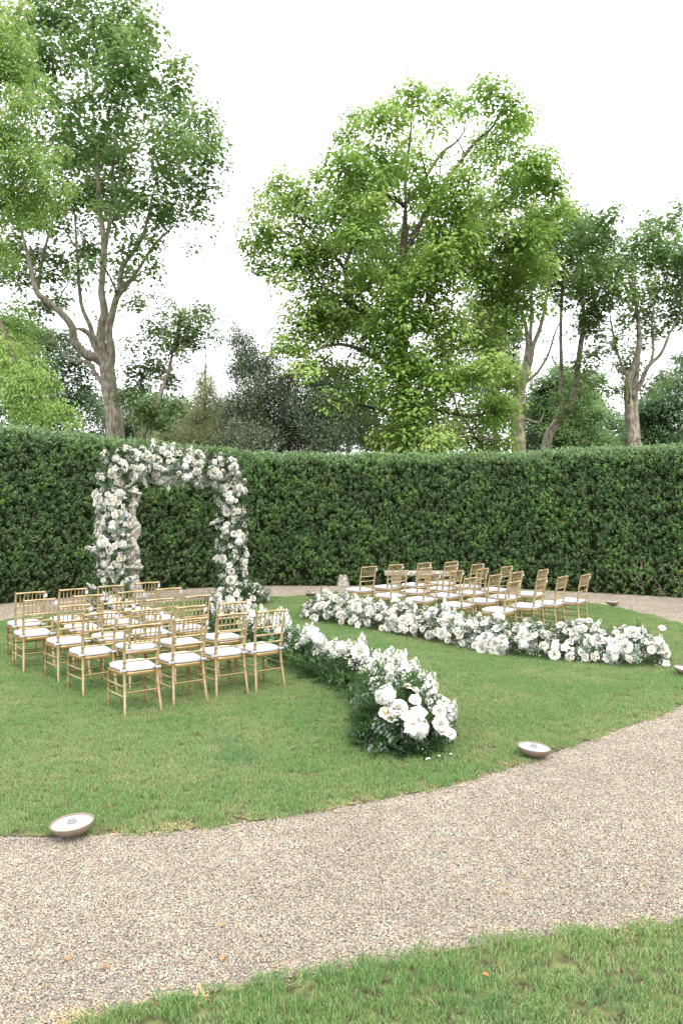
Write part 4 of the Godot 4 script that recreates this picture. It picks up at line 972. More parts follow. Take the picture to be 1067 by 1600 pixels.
func chairs() -> void:
	var proto := make_chair()
	var card := make_tag()
	# rows run from the back row to the front row nearest the arch, seats from the aisle outwards: (x, ahead) of each seat
	var near_rows := [[-0.94, 8.99, -1.32, 8.76, -1.71, 8.41, -2.10, 8.02], [-1.46, 9.68, -1.90, 9.36, -2.34, 9.08, -2.77, 8.8], [-2.0, 10.35, -2.40, 10.03, -2.82, 9.72, -3.26, 9.44], [-2.55, 11.2, -2.98, 10.82, -3.4, 10.42, -3.87, 9.98], [-3.03, 11.98, -3.44, 11.54, -3.84, 11.12, -4.27, 10.74]]
	var far_rows := [[2.37, 12.04, 2.90, 12.5, 3.32, 12.83, 3.78, 13.15], [1.82, 12.62, 2.31, 13.12, 2.78, 13.62, 3.32, 14.06], [1.32, 13.32, 1.79, 13.84, 2.3, 14.25, 2.83, 14.73], [0.83, 13.84, 1.32, 14.45, 1.84, 14.88, 2.4, 15.27], [0.33, 14.73, 0.85, 15.17, 1.42, 15.57, 1.99, 15.86]]
	var row_word := ["last row", "fourth row", "third row", "second row", "front row"]
	var seat_word := ["aisle seat", "second seat", "third seat", "outermost seat"]
	for blk in 2:
		var rows: Array = near_rows if blk == 0 else far_rows
		var side := "statue-side block" if blk == 0 else "bench-side block"
		for r in 5:
			for s in 4:
				var c: Node3D = proto.duplicate()
				c.name = numbered("gold_chair")
				add_child(c)
				c.position = P(rows[r][2 * s], rows[r][2 * s + 1])
				var f := Vector2(-0.61, 0.79) if blk == 0 else Vector2(-0.8, 0.6).lerp(Vector2(-0.66, 0.75), r / 4.0)
				c.rotation.y = atan2(-f.x, f.y) + rnd(-0.05, 0.05)
				tag(c, "gold bamboo chair with white cushion, %s of the %s, %s" % [seat_word[s], row_word[r], side], "chair", "gold chairs in the " + side)
				if rng.randf() < 0.9:
					var t: MeshInstance3D = card.duplicate()
					t.name = numbered("hanging_tag")
					add_child(t)
					t.transform = c.transform * Transform3D(Basis(Vector3.UP, rnd(-0.5, 0.5)), Vector3(0.186, 0.905, 0.26)).scaled_local(Vector3(0.95, 0.8, 0.95))
					tag(t, "white folded tag on the %s chair of the %s, %s" % [seat_word[s].replace(" seat", ""), row_word[r], side], "tag", "white tags hanging on the chairs of the " + side)

# ------------------------------------------------------------------ flowers
var F := {}
var petal_white := Color(0.77, 0.76, 0.715)

func petal_ring(b: MB, count: int, r: float, h: float, open0: float, open1: float, wide: float, col0: Color, col1: Color, ruff := 0.0) -> void:
	for k in count:
		var f := float(k) / (count - 1)
		var al := k * 2.39996
		var op := lerpf(open0, open1, f)
		var ln := lerpf(0.75, 1.0, sin(f * PI * 0.6))
		var col := col0.lerp(col1, f) * rnd(0.94, 1.05)
		col.a = 1.0
		var g: Array = []
		for i in 4:
			var t := i / 3.0
			var row: Array = []
			for j in 4:
				var u := j / 3.0 * 2.0 - 1.0
				var te := t * (1.0 - 0.22 * u * u) * ln
				var curl := op + 0.55 * te * te * f
				var rho := r * (0.12 + sin(curl) * te + 0.1 * f)
				var y := h * (0.1 + cos(curl) * te)
				var aa := al + u * wide * (0.45 + 0.55 * sin(minf(1.0, t * 1.3) * PI * 0.6)) + (rnd(-ruff, ruff) if t > 0.6 else 0.0)
				row.append(Vector3(cos(aa) * rho, y + (rnd(-ruff, ruff) * h * 0.3 if t > 0.6 else 0.0), sin(aa) * rho))
			g.append(row)
		var nn: Array = []
		for i in 4:
			var row: Array = []
			for j in 4:
				var du: Vector3 = g[i][mini(j + 1, 3)] - g[i][maxi(j - 1, 0)]
				var dt: Vector3 = g[mini(i + 1, 3)][j] - g[maxi(i - 1, 0)][j]
				row.append(dt.cross(du).normalized())
			nn.append(row)
		for i in 3:
			for j in 3:
				b.smooth(g[i][j], g[i][j + 1], g[i + 1][j], nn[i][j], nn[i][j + 1], nn[i + 1][j], col, col, col)
				b.smooth(g[i][j + 1], g[i + 1][j + 1], g[i + 1][j], nn[i][j + 1], nn[i + 1][j + 1], nn[i + 1][j], col, col, col)

func sepals(b: MB, r: float) -> void:
	for k in 5:
		var a := TAU * k / 5.0
		b.leaf(Vector3(0, 0.0, 0), Vector3(cos(a), -0.1, sin(a)), Vector3.UP, r, r * 0.4, Color(0.09, 0.15, 0.05), 0)

func floret(b: MB, p: Vector3, out: Vector3, s: float, col: Color, petals := 4) -> void:
	var q := basis_y(out, rnd(0, TAU), 1.0)
	for k in petals:
		var a := TAU * k / petals
		var d := q * Vector3(cos(a), 0.18, sin(a)).normalized()
		var sd := q * Vector3(-sin(a), 0, cos(a))
		var c := col * rnd(0.93, 1.05)
		c.a = 1.0
		b.tri(p, p + d * s * 0.6 + sd * s * 0.5, p + d * s, c)
		b.tri(p, p + d * s, p + d * s * 0.6 - sd * s * 0.5, c)

func make_flowers() -> void:
	for v in 3:
		var b := MB.new()
		var heart: Color = [Color(0.66, 0.61, 0.48), Color(0.68, 0.59, 0.4), Color(0.66, 0.66, 0.58)][v]
		petal_ring(b, 20, 0.052, 0.06, 0.06, 1.15, 0.95, heart, petal_white)
		b.lathe([Vector2(0.016, 0.0), Vector2(0.019, 0.03), Vector2(0.013, 0.05), Vector2(0.0, 0.056)], 8, heart)
		sepals(b, 0.04)
		F["rose%d" % v] = b.mesh()
		b = MB.new()
		petal_ring(b, 34, 0.075, 0.08, 0.05, 1.35, 0.7, Color(0.69, 0.67, 0.58), Color(0.67, 0.66, 0.63), 0.16)
		sepals(b, 0.05)
		F["peony%d" % v] = b.mesh()
		b = MB.new()
		for k in 70:
			var y := 1.0 - 1.45 * (k + 0.5) / 70.0
			var rr := sqrt(maxf(0.0, 1.0 - y * y))
			var d := Vector3(cos(k * 2.39996) * rr, y, sin(k * 2.39996) * rr)
			floret(b, Vector3(0, 0.045, 0) + Vector3(d.x, d.y * 0.8, d.z) * 0.072 * (1.0 + 0.22 * noise.get_noise_3d(d.x * 1.6 + v * 9.0, d.y * 1.6, d.z * 1.6)) * rnd(0.9, 1.08), d + ball() * 0.5, rnd(0.021, 0.03), Color(0.641, 0.645, 0.616).lerp(Color(0.55, 0.6, 0.47), rng.randf() * 0.4))
		b.lathe([Vector2(0.0, 0.09), Vector2(0.045, 0.075), Vector2(0.055, 0.045), Vector2(0.035, 0.0), Vector2(0.0, -0.02)], 10, Color(0.55, 0.6, 0.46))
		F["hydrangea%d" % v] = b.mesh()
		b = MB.new()
		var tips := 5
		for k in tips:
			var a := TAU * k / tips + rnd(-0.4, 0.4)
			var tip := Vector3(cos(a) * rnd(0.02, 0.05), rnd(0.03, 0.075), sin(a) * rnd(0.02, 0.05))
			b.tube(PackedVector3Array([Vector3(0, -0.03, 0), tip]), PackedFloat32Array([0.002, 0.002]), 4, Color(0.1, 0.17, 0.05), false)
			var sub := MB.new()
			petal_ring(sub, 9, 0.024, 0.026, 0.1, 1.1, 1.0, Color(0.6, 0.55, 0.42), petal_white)
			var q := basis_y(Vector3(tip.x * 9.0, 1.0, tip.z * 9.0), rnd(0, TAU), rnd(0.8, 1.15))
			for j in sub.v.size():
				b.v.append(tip + q * sub.v[j]); b.n.append((q * sub.n[j]).normalized()); b.c.append(sub.c[j])
		F["spray_rose%d" % v] = b.mesh()
		b = MB.new()
		for k in 5:
			var a := TAU * k / 5.0 + 0.3
			b.leaf(Vector3(0, 0.012, 0), Vector3(cos(a), 0.25, sin(a)).normalized(), Vector3.UP, 0.062, 0.066 if k % 2 else 0.05, Color(0.709, 0.709, 0.7), 1)
		floret(b, Vector3(0, 0.022, 0), Vector3.UP, 0.018, Color(0.8, 0.62, 0.28), 3)
		F["orchid%d" % v] = b.mesh()
		# a tall spike of small blooms
		b = MB.new()
		var bend := Vector3(rnd(-0.12, 0.12), 0, rnd(-0.12, 0.12))
		b.tube(PackedVector3Array([Vector3.ZERO, Vector3(0, 0.15, 0) + bend * 0.3, Vector3(0, 0.33, 0) + bend]), PackedFloat32Array([0.004, 0.003, 0.002]), 5, Color(0.12, 0.2, 0.07), false)
		for k in 30:
			var t := 0.3 + 0.7 * k / 29.0
			var al := k * 2.39996
			var wid := lerpf(0.042, 0.012, pow((t - 0.3) / 0.7, 3.0)) * rnd(0.7, 1.25)
			var c := Vector3(0, 0.33 * t, 0) + bend * t * t
			var out := Vector3(cos(al), 0.35, sin(al)) + ball() * 0.5
			if rng.randf() < 0.86:
				floret(b, c + Vector3(out.x, 0.1, out.z) * wid, out, lerpf(0.034, 0.018, pow(t, 2.0)), Color(0.65, 0.65, 0.616).lerp(Color(0.46, 0.52, 0.34), pow(t, 9.0)), 5)
				floret(b, c + Vector3(out.x, 0.1, out.z) * wid * 0.9, out, 0.018, Color(0.65, 0.641, 0.591), 4)
		F["stock%d" % v] = b.mesh()
		# a haze of tiny white dots on wiry stems
		b = MB.new()
		for k in 90:
			var e := ball() * Vector3(0.1, 0.085, 0.1) + Vector3(0, 0.07, 0)
			if k % 4 == 0:
				b.tube(PackedVector3Array([Vector3(0, -0.06, 0), e]), PackedFloat32Array([0.0009, 0.0006]), 3, Color(0.2, 0.27, 0.13), false)
			floret(b, e, ball(), rnd(0.006, 0.0095), Color(0.675, 0.683, 0.667), 4)
		F["breath%d" % v] = b.mesh()
		# sprays of green: long dark leaves, round grey-green leaves, broad leaves
		b = MB.new()
		b.tube(PackedVector3Array([Vector3.ZERO, Vector3(0, 0.12, 0.01), Vector3(0, 0.24, 0.05)]), PackedFloat32Array([0.003, 0.002, 0.001]), 3, Color(0.05, 0.09, 0.03), false)
		for k in 16:
			var t := k / 15.0
			var a := (PI if k % 2 else 0.0) + rnd(-0.5, 0.5)
			b.leaf(Vector3(0, 0.02 + 0.22 * t, 0.05 * t * t), Vector3(cos(a), 0.75, sin(a) * 0.6 + 0.1).normalized(), Vector3.BACK + ball() * 0.5, rnd(0.05, 0.075), rnd(0.015, 0.022), Color(0.035, 0.085, 0.025).lerp(Color(0.08, 0.14, 0.04), rng.randf()), 0)
		F["ruscus%d" % v] = b.mesh()
		b = MB.new()
		b.tube(PackedVector3Array([Vector3.ZERO, Vector3(0.01, 0.12, 0), Vector3(0.04, 0.24, 0)]), PackedFloat32Array([0.003, 0.002, 0.001]), 3, Color(0.16, 0.19, 0.14), false)
		for k in 12:
			var t := k / 11.0
			var a := k * 2.0 + rnd(-0.4, 0.4)
			b.leaf(Vector3(0.04 * t * t, 0.02 + 0.22 * t, 0), Vector3(cos(a), 0.3, sin(a)).normalized(), Vector3.UP + ball() * 0.6, rnd(0.035, 0.05), rnd(0.032, 0.042), Color(0.17, 0.23, 0.17).lerp(Color(0.25, 0.31, 0.26), rng.randf()), 1)
		F["eucalyptus%d" % v] = b.mesh()
		b = MB.new()
		for k in 7:
			var a := k * 2.4
			b.leaf(Vector3(0, 0.02 * k, 0), Vector3(cos(a), 0.35, sin(a)).normalized(), Vector3.UP + ball() * 0.6, rnd(0.08, 0.12), rnd(0.055, 0.075), Color(0.05, 0.12, 0.025).lerp(Color(0.1, 0.19, 0.04), rng.randf()), 1)
		F["broad%d" % v] = b.mesh()

const BLOOM := {"rose": ["rose", 0.05], "peony": ["peony", 0.066], "hydrangea": ["hydrangea", 0.085], "spray_rose": ["spray_rose", 0.05], "orchid": ["orchid", 0.052]}

func bloom(kind: String, parent: Node3D, p: Vector3, out: Vector3, s: float) -> void:
	part(kind, F["%s%d" % [kind, rng.randi() % 3]], M.petal, parent, Transform3D(basis_y(out, rnd(0, TAU), s), p))

# blooms set over a surface given by at(u, v) -> [point, outward]; they keep clear of one another
func plant(parent: Node3D, at: Callable, mix: Array, count: int, tight := 0.72) -> void:
	var put: Array = []
	var tries := 0
	while put.size() < count and tries < count * 30:
		tries += 1
		var kind: String = mix[rng.randi() % mix.size()]
		var s := rnd(0.8, 1.2)
		var r: float = BLOOM[kind][1] * s
		var q: Array = at.call(rng.randf(), rng.randf())
		if q.is_empty():
			continue
		var ok := true
		for e in put:
			if e[0].distance_squared_to(q[0]) < pow((e[1] + r) * tight, 2.0):
				ok = false
				break
		if ok:
			put.append([q[0], r])
			bloom(kind, parent, q[0], (q[1] + ball() * 0.35).normalized(), s)

func leafy(parent: Node3D, at: Callable, kind: String, count: int, s0: float, s1: float, lift: float, called: String, m: Material) -> void:
	var d := Deal.new(3)
	for k in count:
		var q: Array = at.call(rng.randf(), rng.randf())
		if q.is_empty():
			continue
		var t := rnd(0.8, 1.2)
		d.put(rng.randi() % 3, Transform3D(basis_y(q[1] + Vector3.UP * lift + ball() * 0.7, rnd(0, TAU), rnd(s0, s1)), q[0] - q[1] * 0.13), Color(t, t, t))
	deal_out(called, [F[kind + "0"], F[kind + "1"], F[kind + "2"]], m, d, parent)

func along(path: PackedVector3Array, u: float) -> Array:
	var total := 0.0
	for k in path.size() - 1:
		total += path[k].distance_to(path[k + 1])
	var s := u * total
	for k in path.size() - 1:
		var l := path[k].distance_to(path[k + 1])
		if s <= l or k == path.size() - 2:
			return [path[k].lerp(path[k + 1], clampf(s / l, 0.0, 1.0)), (path[k + 1] - path[k]).normalized()]
		s -= l
	return [path[0], Vector3.UP]

func arch() -> void:
	make_flowers()
	var lf := P(-4.2, 14.5)
	var rf := P(-2.22, 16.05)
	var o := thing("flower_arch", "square arch covered in white and cream flowers before the hedge", "flower arch")
	var up := Vector3.UP
	var bar := (rf - lf).normalized()
	var front := bar.cross(up).normalized()
	if front.z < 0.0:
		front = -front
	var H := 2.8
	for f in [lf, rf]:
		var b := MB.new()
		b.tube(PackedVector3Array([f, f + up * H]), PackedFloat32Array([0.03, 0.03]), 8, Color(0.08, 0.08, 0.08))
		b.box(f + Vector3(-0.2, 0.0, -0.2), f + Vector3(0.2, 0.02, 0.2), Color(0.08, 0.08, 0.08))
		part("post", b.mesh(), M.paint, o)
	var bb := MB.new()
	bb.tube(PackedVector3Array([lf + up * (H - 0.03), rf + up * (H - 0.03)]), PackedFloat32Array([0.03, 0.03]), 8, Color(0.08, 0.08, 0.08))
	part("crossbar", bb.mesh(), M.paint, o)
	var path := PackedVector3Array([lf + up * 0.1, lf + up * (H - 0.1), lf + up * H + bar * 0.12, rf + up * (H - 0.04) - bar * 0.12, rf + up * (H - 0.12), rf + up * 0.1])
	var skin := func(u: float, v: float) -> Array:
		var q := along(path, u)
		var c: Vector3 = q[0]
		var t: Vector3 = q[1]
		var n1 := front
		var n2 := t.cross(front).normalized()
		var a := v * TAU
		var d := n1 * cos(a) + n2 * sin(a)
		if d.dot(front) < -0.35:
			return []
		var rad := 0.27 if absf(t.y) < 0.5 else (0.225 if c.distance_to(lf + up * (c.y - lf.y)) < 0.6 else 0.24)
		rad *= 1.0 + 0.35 * noise.get_noise_3d(c.x * 2.0 + d.x, c.y * 2.0, c.z * 2.0 + d.y)
		var p := c + d * rad * rnd(0.8, 1.12)
		if p.y < 0.04:
			return []
		return [p, d]
	var foot := func(u: float, v: float) -> Array:
		var left := u < 0.35
		var c := lf + front * 0.12 if left else rf + front * 0.2 + bar * 0.08
		var R := 0.42 if left else 0.58
		var a := v * TAU
		var e := asin(sqrt(fmod(u * 7.0, 1.0)))
		var d := Vector3(cos(a) * cos(e), sin(e), sin(a) * cos(e))
		return [c + Vector3(d.x * R, 0.03 + d.y * 0.42, d.z * R) * rnd(0.85, 1.05), d]
	leafy(o, skin, "ruscus", 1100, 0.8, 1.3, 0.1, "foliage", M.leaf)
	leafy(o, skin, "eucalyptus", 420, 0.7, 1.2, 0.1, "foliage", M.leaf)
	leafy(o, skin, "broad", 160, 0.6, 0.9, 0.1, "foliage", M.leaf)
	leafy(o, foot, "ruscus", 240, 0.8, 1.3, 0.3, "foliage", M.leaf)
	leafy(o, foot, "eucalyptus", 60, 0.7, 1.1, 0.3, "foliage", M.leaf)
	leafy(o, skin, "breath", 420, 0.6, 1.1, 0.0, "small_blossoms", M.petal)
	plant(o, skin, ["rose", "rose", "rose", "rose", "peony", "peony", "hydrangea", "spray_rose", "spray_rose", "spray_rose", "orchid", "orchid"], 520, 0.46)
	plant(o, foot, ["rose", "rose", "peony", "spray_rose", "spray_rose", "hydrangea"], 90, 0.55)
	for k in 46:
		var q: Array = skin.call(rng.randf() if k > 12 else rnd(0.36, 0.62), rng.randf())
		if not q.is_empty():
			part("flower_spike", F["stock%d" % (k % 3)], M.petal, o, Transform3D(basis_y(q[1] + ball() * 0.5, rnd(0, TAU), rnd(0.75, 1.05)), q[0] - q[1] * 0.1))
	for k in 12:
		var q: Array = foot.call(rng.randf(), rng.randf())
		part("flower_spike", F["stock%d" % (k % 3)], M.petal, o, Transform3D(basis_y(q[1] + Vector3.UP * 0.6, rnd(0, TAU), rnd(0.8, 1.05)), q[0] - q[1] * 0.1))

func borders() -> void:
	# the dense border before the bench-side chairs
	var far := thing("flower_border", "long dense border of white flowers before the bench-side chairs", "flower border")
	var pa := PackedVector3Array()
	for p in curve2([-0.5, 14.35, 0.08, 13.6, 1.22, 12.5, 1.88, 11.5, 2.3, 11.02, 2.8, 10.78, 3.32, 10.52, 3.85, 10.22, 4.12, 10.22], false, 4):
		pa.append(P(p.x, p.y))
	var far_skin := func(u: float, v: float) -> Array:
		var q := along(pa, u)
		var t: Vector3 = q[1]
		var side := t.cross(Vector3.UP).normalized()
		if side.z < 0.0:
			side = -side
		var a := (0.05 + v * 0.87) * PI
		var w := 0.35 * (1.0 + 0.25 * noise.get_noise_2d(u * 30.0, 3.0))
		var h := 0.36 * (1.0 + 0.4 * noise.get_noise_2d(u * 24.0, 9.0))
		var ends := minf(1.0, minf(u, 1.0 - u) * 14.0 + 0.5)
		var d := (side * cos(a) * h + Vector3.UP * sin(a) * w).normalized()
		var p: Vector3 = q[0] + (side * cos(a) * w + Vector3.UP * (0.04 + sin(a) * h)) * ends * rnd(0.85, 1.05)
		return [p, d]
	leafy(far, far_skin, "ruscus", 620, 0.7, 1.1, 0.4, "foliage", M.leaf)
	leafy(far, far_skin, "eucalyptus", 260, 0.7, 1.1, 0.4, "foliage", M.leaf)
	leafy(far, far_skin, "breath", 300, 0.7, 1.2, 0.5, "small_blossoms", M.petal)
	plant(far, far_skin, ["rose", "rose", "rose", "peony", "peony", "hydrangea", "spray_rose", "spray_rose", "orchid"], 400, 0.52)
	for k in 66:
		var q: Array = far_skin.call(rng.randf(), rnd(0.3, 0.75))
		part("flower_spike", F["stock%d" % (k % 3)], M.petal, far, Transform3D(basis_y(Vector3.UP + q[1] * 0.3 + ball() * 0.5, rnd(0, TAU), rnd(0.55, 0.85)), q[0] - Vector3.UP * 0.1))
	# a stray frond at its end, and a few blooms standing high on stems
	for s in [[4.14, 10.4, 0.44], [3.34, 10.9, 0.46], [-0.35, 14.5, 0.46]]:
		var b := MB.new()
		var q := P(s[0], s[1])
		b.tube(PackedVector3Array([q, q + Vector3(0.02, s[2] * 0.5, 0), q + Vector3(0.05, s[2], 0)]), PackedFloat32Array([0.003, 0.003, 0.002]), 4, Color(0.1, 0.17, 0.05), false)
		var st := part("stem", b.mesh(), M.leaf, far)
		bloom("rose", far, q + Vector3(0.05, s[2], 0), Vector3(0.2, 1, 0.3), 0.9)
	# the leafy border beside the statue-side chairs
	var near := thing("flower_border", "leafy aisle border topped with white flowers beside the statue-side chairs", "flower border")
	var pb := PackedVector3Array()
	for p in curve2([-2.3, 13.4, -1.55, 12.0, -0.95, 10.8, -0.48, 9.9, 0.03, 9.05, 0.32, 8.4, 0.46, 7.5, 0.55, 6.58], false, 4):
		pb.append(P(p.x, p.y))
	var shape := func(u: float, v: float, v0: float, v1: float) -> Array:
		var q := along(pb, u)
		var t: Vector3 = q[1]
		var side := t.cross(Vector3.UP).normalized()
		if side.x < 0.0:
			side = -side
		var a := lerpf(v0, v1, v) * PI
		var w := 0.25 * (1.0 + 0.25 * noise.get_noise_2d(u * 30.0, 53.0)) + 0.1 * smoothstep(0.86, 0.97, u)
		var h := 0.35 * (1.0 + 0.35 * noise.get_noise_2d(u * 24.0, 59.0)) + 0.1 * smoothstep(0.8, 0.95, u)
		var ends := minf(1.0, minf(u, 1.0 - u) * 12.0 + 0.55)
		var d := (side * cos(a) * h + Vector3.UP * sin(a) * w).normalized()
		return [q[0] + (side * cos(a) * w + Vector3.UP * (0.03 + sin(a) * h)) * ends * rnd(0.85, 1.05), d]
	var whole := func(u: float, v: float) -> Array: return shape.call(u, v, 0.02, 1.0)
	var crest := func(u: float, v: float) -> Array: return shape.call(u, v, 0.04, 0.66)
	var back := func(u: float, v: float) -> Array: return shape.call(u, v, 0.5, 1.0)
	var head := func(u: float, v: float) -> Array: return shape.call(lerpf(0.88, 0.995, u), v, 0.08, 0.95)
	leafy(near, whole, "ruscus", 900, 0.7, 1.15, 0.3, "foliage", M.leaf)
	leafy(near, back, "broad", 130, 0.7, 1.1, 0.1, "foliage", M.gloss_leaf)
	leafy(near, head, "ruscus", 480, 0.7, 1.1, 0.15, "foliage", M.leaf)
	leafy(near, head, "eucalyptus", 90, 0.8, 1.1, 0.2, "foliage", M.leaf)
	var skirt := func(u: float, v: float) -> Array:
		var a := lerpf(-0.62, 0.62, u) * PI
		var dir := Vector3(sin(a), 0, cos(a))
		var r := rnd(0.2, 0.345)
		return [P(0.51, 6.82) + dir * r + Vector3.UP * (0.04 + 0.3 * v * v * (1.3 - r * 2.0)), (dir + Vector3.UP * (0.15 + v)).normalized()]
	leafy(near, skirt, "ruscus", 260, 0.7, 1.1, 0.1, "foliage", M.leaf)
	leafy(near, skirt, "eucalyptus", 46, 0.7, 1.0, 0.1, "foliage", M.leaf)
	leafy(near, skirt, "broad", 16, 0.5, 0.8, 0.1, "foliage", M.leaf)
	leafy(near, crest, "eucalyptus", 90, 0.7, 1.0, 0.5, "foliage", M.leaf)
	leafy(near, crest, "breath", 230, 0.7, 1.15, 0.9, "small_blossoms", M.petal)
	plant(near, crest, ["rose", "rose", "peony", "hydrangea", "spray_rose", "spray_rose"], 150, 0.6)
	for k in 84:
		var q: Array = shape.call(rnd(0.05, 0.95), rng.randf(), 0.2, 0.62) if k < 62 else shape.call(rnd(0.78, 0.97), rng.randf(), 0.05, 0.5)
		part("flower_spike", F["stock%d" % (k % 3)], M.petal, near, Transform3D(basis_y(Vector3.UP + q[1] * 0.3 + ball() * 0.45, rnd(0, TAU), rnd(0.75, 1.15)), q[0] - Vector3.UP * 0.08))
	# the large blooms at its near end: (kind, x, ahead, y, scale)
	for e in [["hydrangea", 0.38, 6.78, 0.47, 1.05], ["rose", 0.37, 6.72, 0.36, 1.0], ["rose", 0.43, 6.7, 0.33, 0.9], ["peony", 0.48, 6.72, 0.40, 0.95], ["hydrangea", 0.62, 6.6, 0.25, 1.15], ["orchid", 0.56, 6.56, 0.36, 1.25], ["orchid", 0.63, 6.55, 0.4, 1.25], ["orchid", 0.57, 6.52, 0.29, 1.2], ["peony", 0.82, 6.62, 0.3, 0.8], ["rose", 0.85, 6.64, 0.24, 0.95], ["rose", 0.91, 6.68, 0.2, 0.8], ["peony", 0.82, 6.7, 0.38, 0.7], ["rose", 0.62, 6.75, 0.46, 0.9], ["spray_rose", 0.86, 6.76, 0.42, 0.9], ["hydrangea", 0.0, 8.8, 0.48, 0.9], ["peony", 0.2, 8.5, 0.5, 1.2], ["hydrangea", -0.35, 9.55, 0.5, 1.1], ["hydrangea", -0.28, 9.4, 0.46, 1.0], ["spray_rose", 0.33, 7.3, 0.47, 1.0]]:
		bloom(e[0], near, P(e[1] * (1.0 if e[2] > 8.0 else 0.985), e[2] - (0.0 if e[2] > 8.0 else 0.14), e[3]), Vector3(rnd(-0.2, 0.2), 0.75, 0.7), e[4])
	# fallen petals by its near end
	for e in [[0.8, 6.45, "white fallen petal on the grass, the one closest under the hydrangea"], [0.72, 6.4, "white fallen petal on the grass between the other two petals"], [0.9, 6.5, "white fallen petal on the grass, farthest out from the leafy border"]]:
		var b := MB.new()
		b.leaf(Vector3.ZERO, Vector3.RIGHT, Vector3.UP, 0.045, 0.035, petal_white, 1)
		var f := part("fallen_petal", b.mesh(), M.petal, self, Transform3D(Basis(Vector3.UP, rnd(0, TAU)), P(e[0], e[1], 0.045)))
		tag(f, e[2], "petal", "white petals fallen by the leafy border")

# ------------------------------------------------------------------ statue
func net(b: MB, caps: Array, blend: float, lo: Vector3, hi: Vector3, cell: float) -> void:
	var nx := int((hi.x - lo.x) / cell) + 2
	var ny := int((hi.y - lo.y) / cell) + 2
	var nz := int((hi.z - lo.z) / cell) + 2
	var f := PackedFloat32Array()
	f.resize(nx * ny * nz)
	f.fill(1.0)
	for cp in caps:
		var a: Vector3 = cp[0]
		var c: Vector3 = cp[1]
		var ra: float = cp[2]
		var rb: float = cp[3]
		var ac := c - a
		var ll := maxf(1e-6, ac.length_squared())
		var pad := maxf(ra, rb) + blend + cell * 2.0
		var mn := (a.min(c) - Vector3.ONE * pad - lo) / cell
		var mx := (a.max(c) + Vector3.ONE * pad - lo) / cell
		for k in range(maxi(0, int(mn.z)), mini(nz, int(mx.z) + 1)):
			for j in range(maxi(0, int(mn.y)), mini(ny, int(mx.y) + 1)):
				for i in range(maxi(0, int(mn.x)), mini(nx, int(mx.x) + 1)):
					var p := lo + Vector3(i, j, k) * cell
					var t := clampf((p - a).dot(ac) / ll, 0.0, 1.0)
					var dd := (p - a - ac * t).length() - lerpf(ra, rb, t)
					var at := i + nx * (j + ny * k)
					var e := f[at]
					var h := clampf(0.5 + 0.5 * (e - dd) / blend, 0.0, 1.0)
					f[at] = lerpf(e, dd, h) - blend * h * (1.0 - h)
	var vid := {}
	var vs := PackedVector3Array()
	var ns := PackedVector3Array()
	var off := [0, 1, nx, nx + 1, nx * ny, nx * ny + 1, nx * ny + nx, nx * ny + nx + 1]
	for k in nz - 1:
		for j in ny - 1:
			for i in nx - 1:
				var at := i + nx * (j + ny * k)
				var neg := 0
				for q in 8:
					if f[at + off[q]] < 0.0:
						neg += 1
				if neg == 0 or neg == 8:
					continue
				var sum := Vector3.ZERO
				var cnt := 0
				for e in [[0, 1], [2, 3], [4, 5], [6, 7], [0, 2], [1, 3], [4, 6], [5, 7], [0, 4], [1, 5], [2, 6], [3, 7]]:
					var fa := f[at + off[e[0]]]
					var fb := f[at + off[e[1]]]
					if (fa < 0.0) != (fb < 0.0):
						var t := fa / (fa - fb)
						var pa := Vector3(e[0] & 1, (e[0] >> 1) & 1, (e[0] >> 2) & 1)
						var pb := Vector3(e[1] & 1, (e[1] >> 1) & 1, (e[1] >> 2) & 1)
						sum += pa.lerp(pb, t); cnt += 1
				vid[at] = vs.size()
				vs.append(lo + (Vector3(i, j, k) + sum / cnt) * cell)
				var gx := f[at + 1] + f[at + off[3]] + f[at + off[5]] + f[at + off[7]] - f[at] - f[at + off[2]] - f[at + off[4]] - f[at + off[6]]
				var gy := f[at + off[2]] + f[at + off[3]] + f[at + off[6]] + f[at + off[7]] - f[at] - f[at + 1] - f[at + off[4]] - f[at + off[5]]
				var gz := f[at + off[4]] + f[at + off[5]] + f[at + off[6]] + f[at + off[7]] - f[at] - f[at + 1] - f[at + off[2]] - f[at + off[3]]
				ns.append(Vector3(gx, gy, gz).normalized())
	var w := Color.WHITE
	var steps := [1, nx, nx * ny]
	for at in vid:
		for ax in 3:
			var s1: int = steps[(ax + 1) % 3]
			var s2: int = steps[(ax + 2) % 3]
			if not (vid.has(at - s1) and vid.has(at - s2) and vid.has(at - s1 - s2)):
				continue
			if (f[at] < 0.0) == (f[at + steps[ax]] < 0.0):
				continue
			var q := [vid[at], vid[at - s1], vid[at - s1 - s2], vid[at - s2]]
			b.smooth(vs[q[0]], vs[q[1]], vs[q[2]], ns[q[0]], ns[q[1]], ns[q[2]], w, w, w)
			b.smooth(vs[q[0]], vs[q[2]], vs[q[3]], ns[q[0]], ns[q[2]], ns[q[3]], w, w, w)

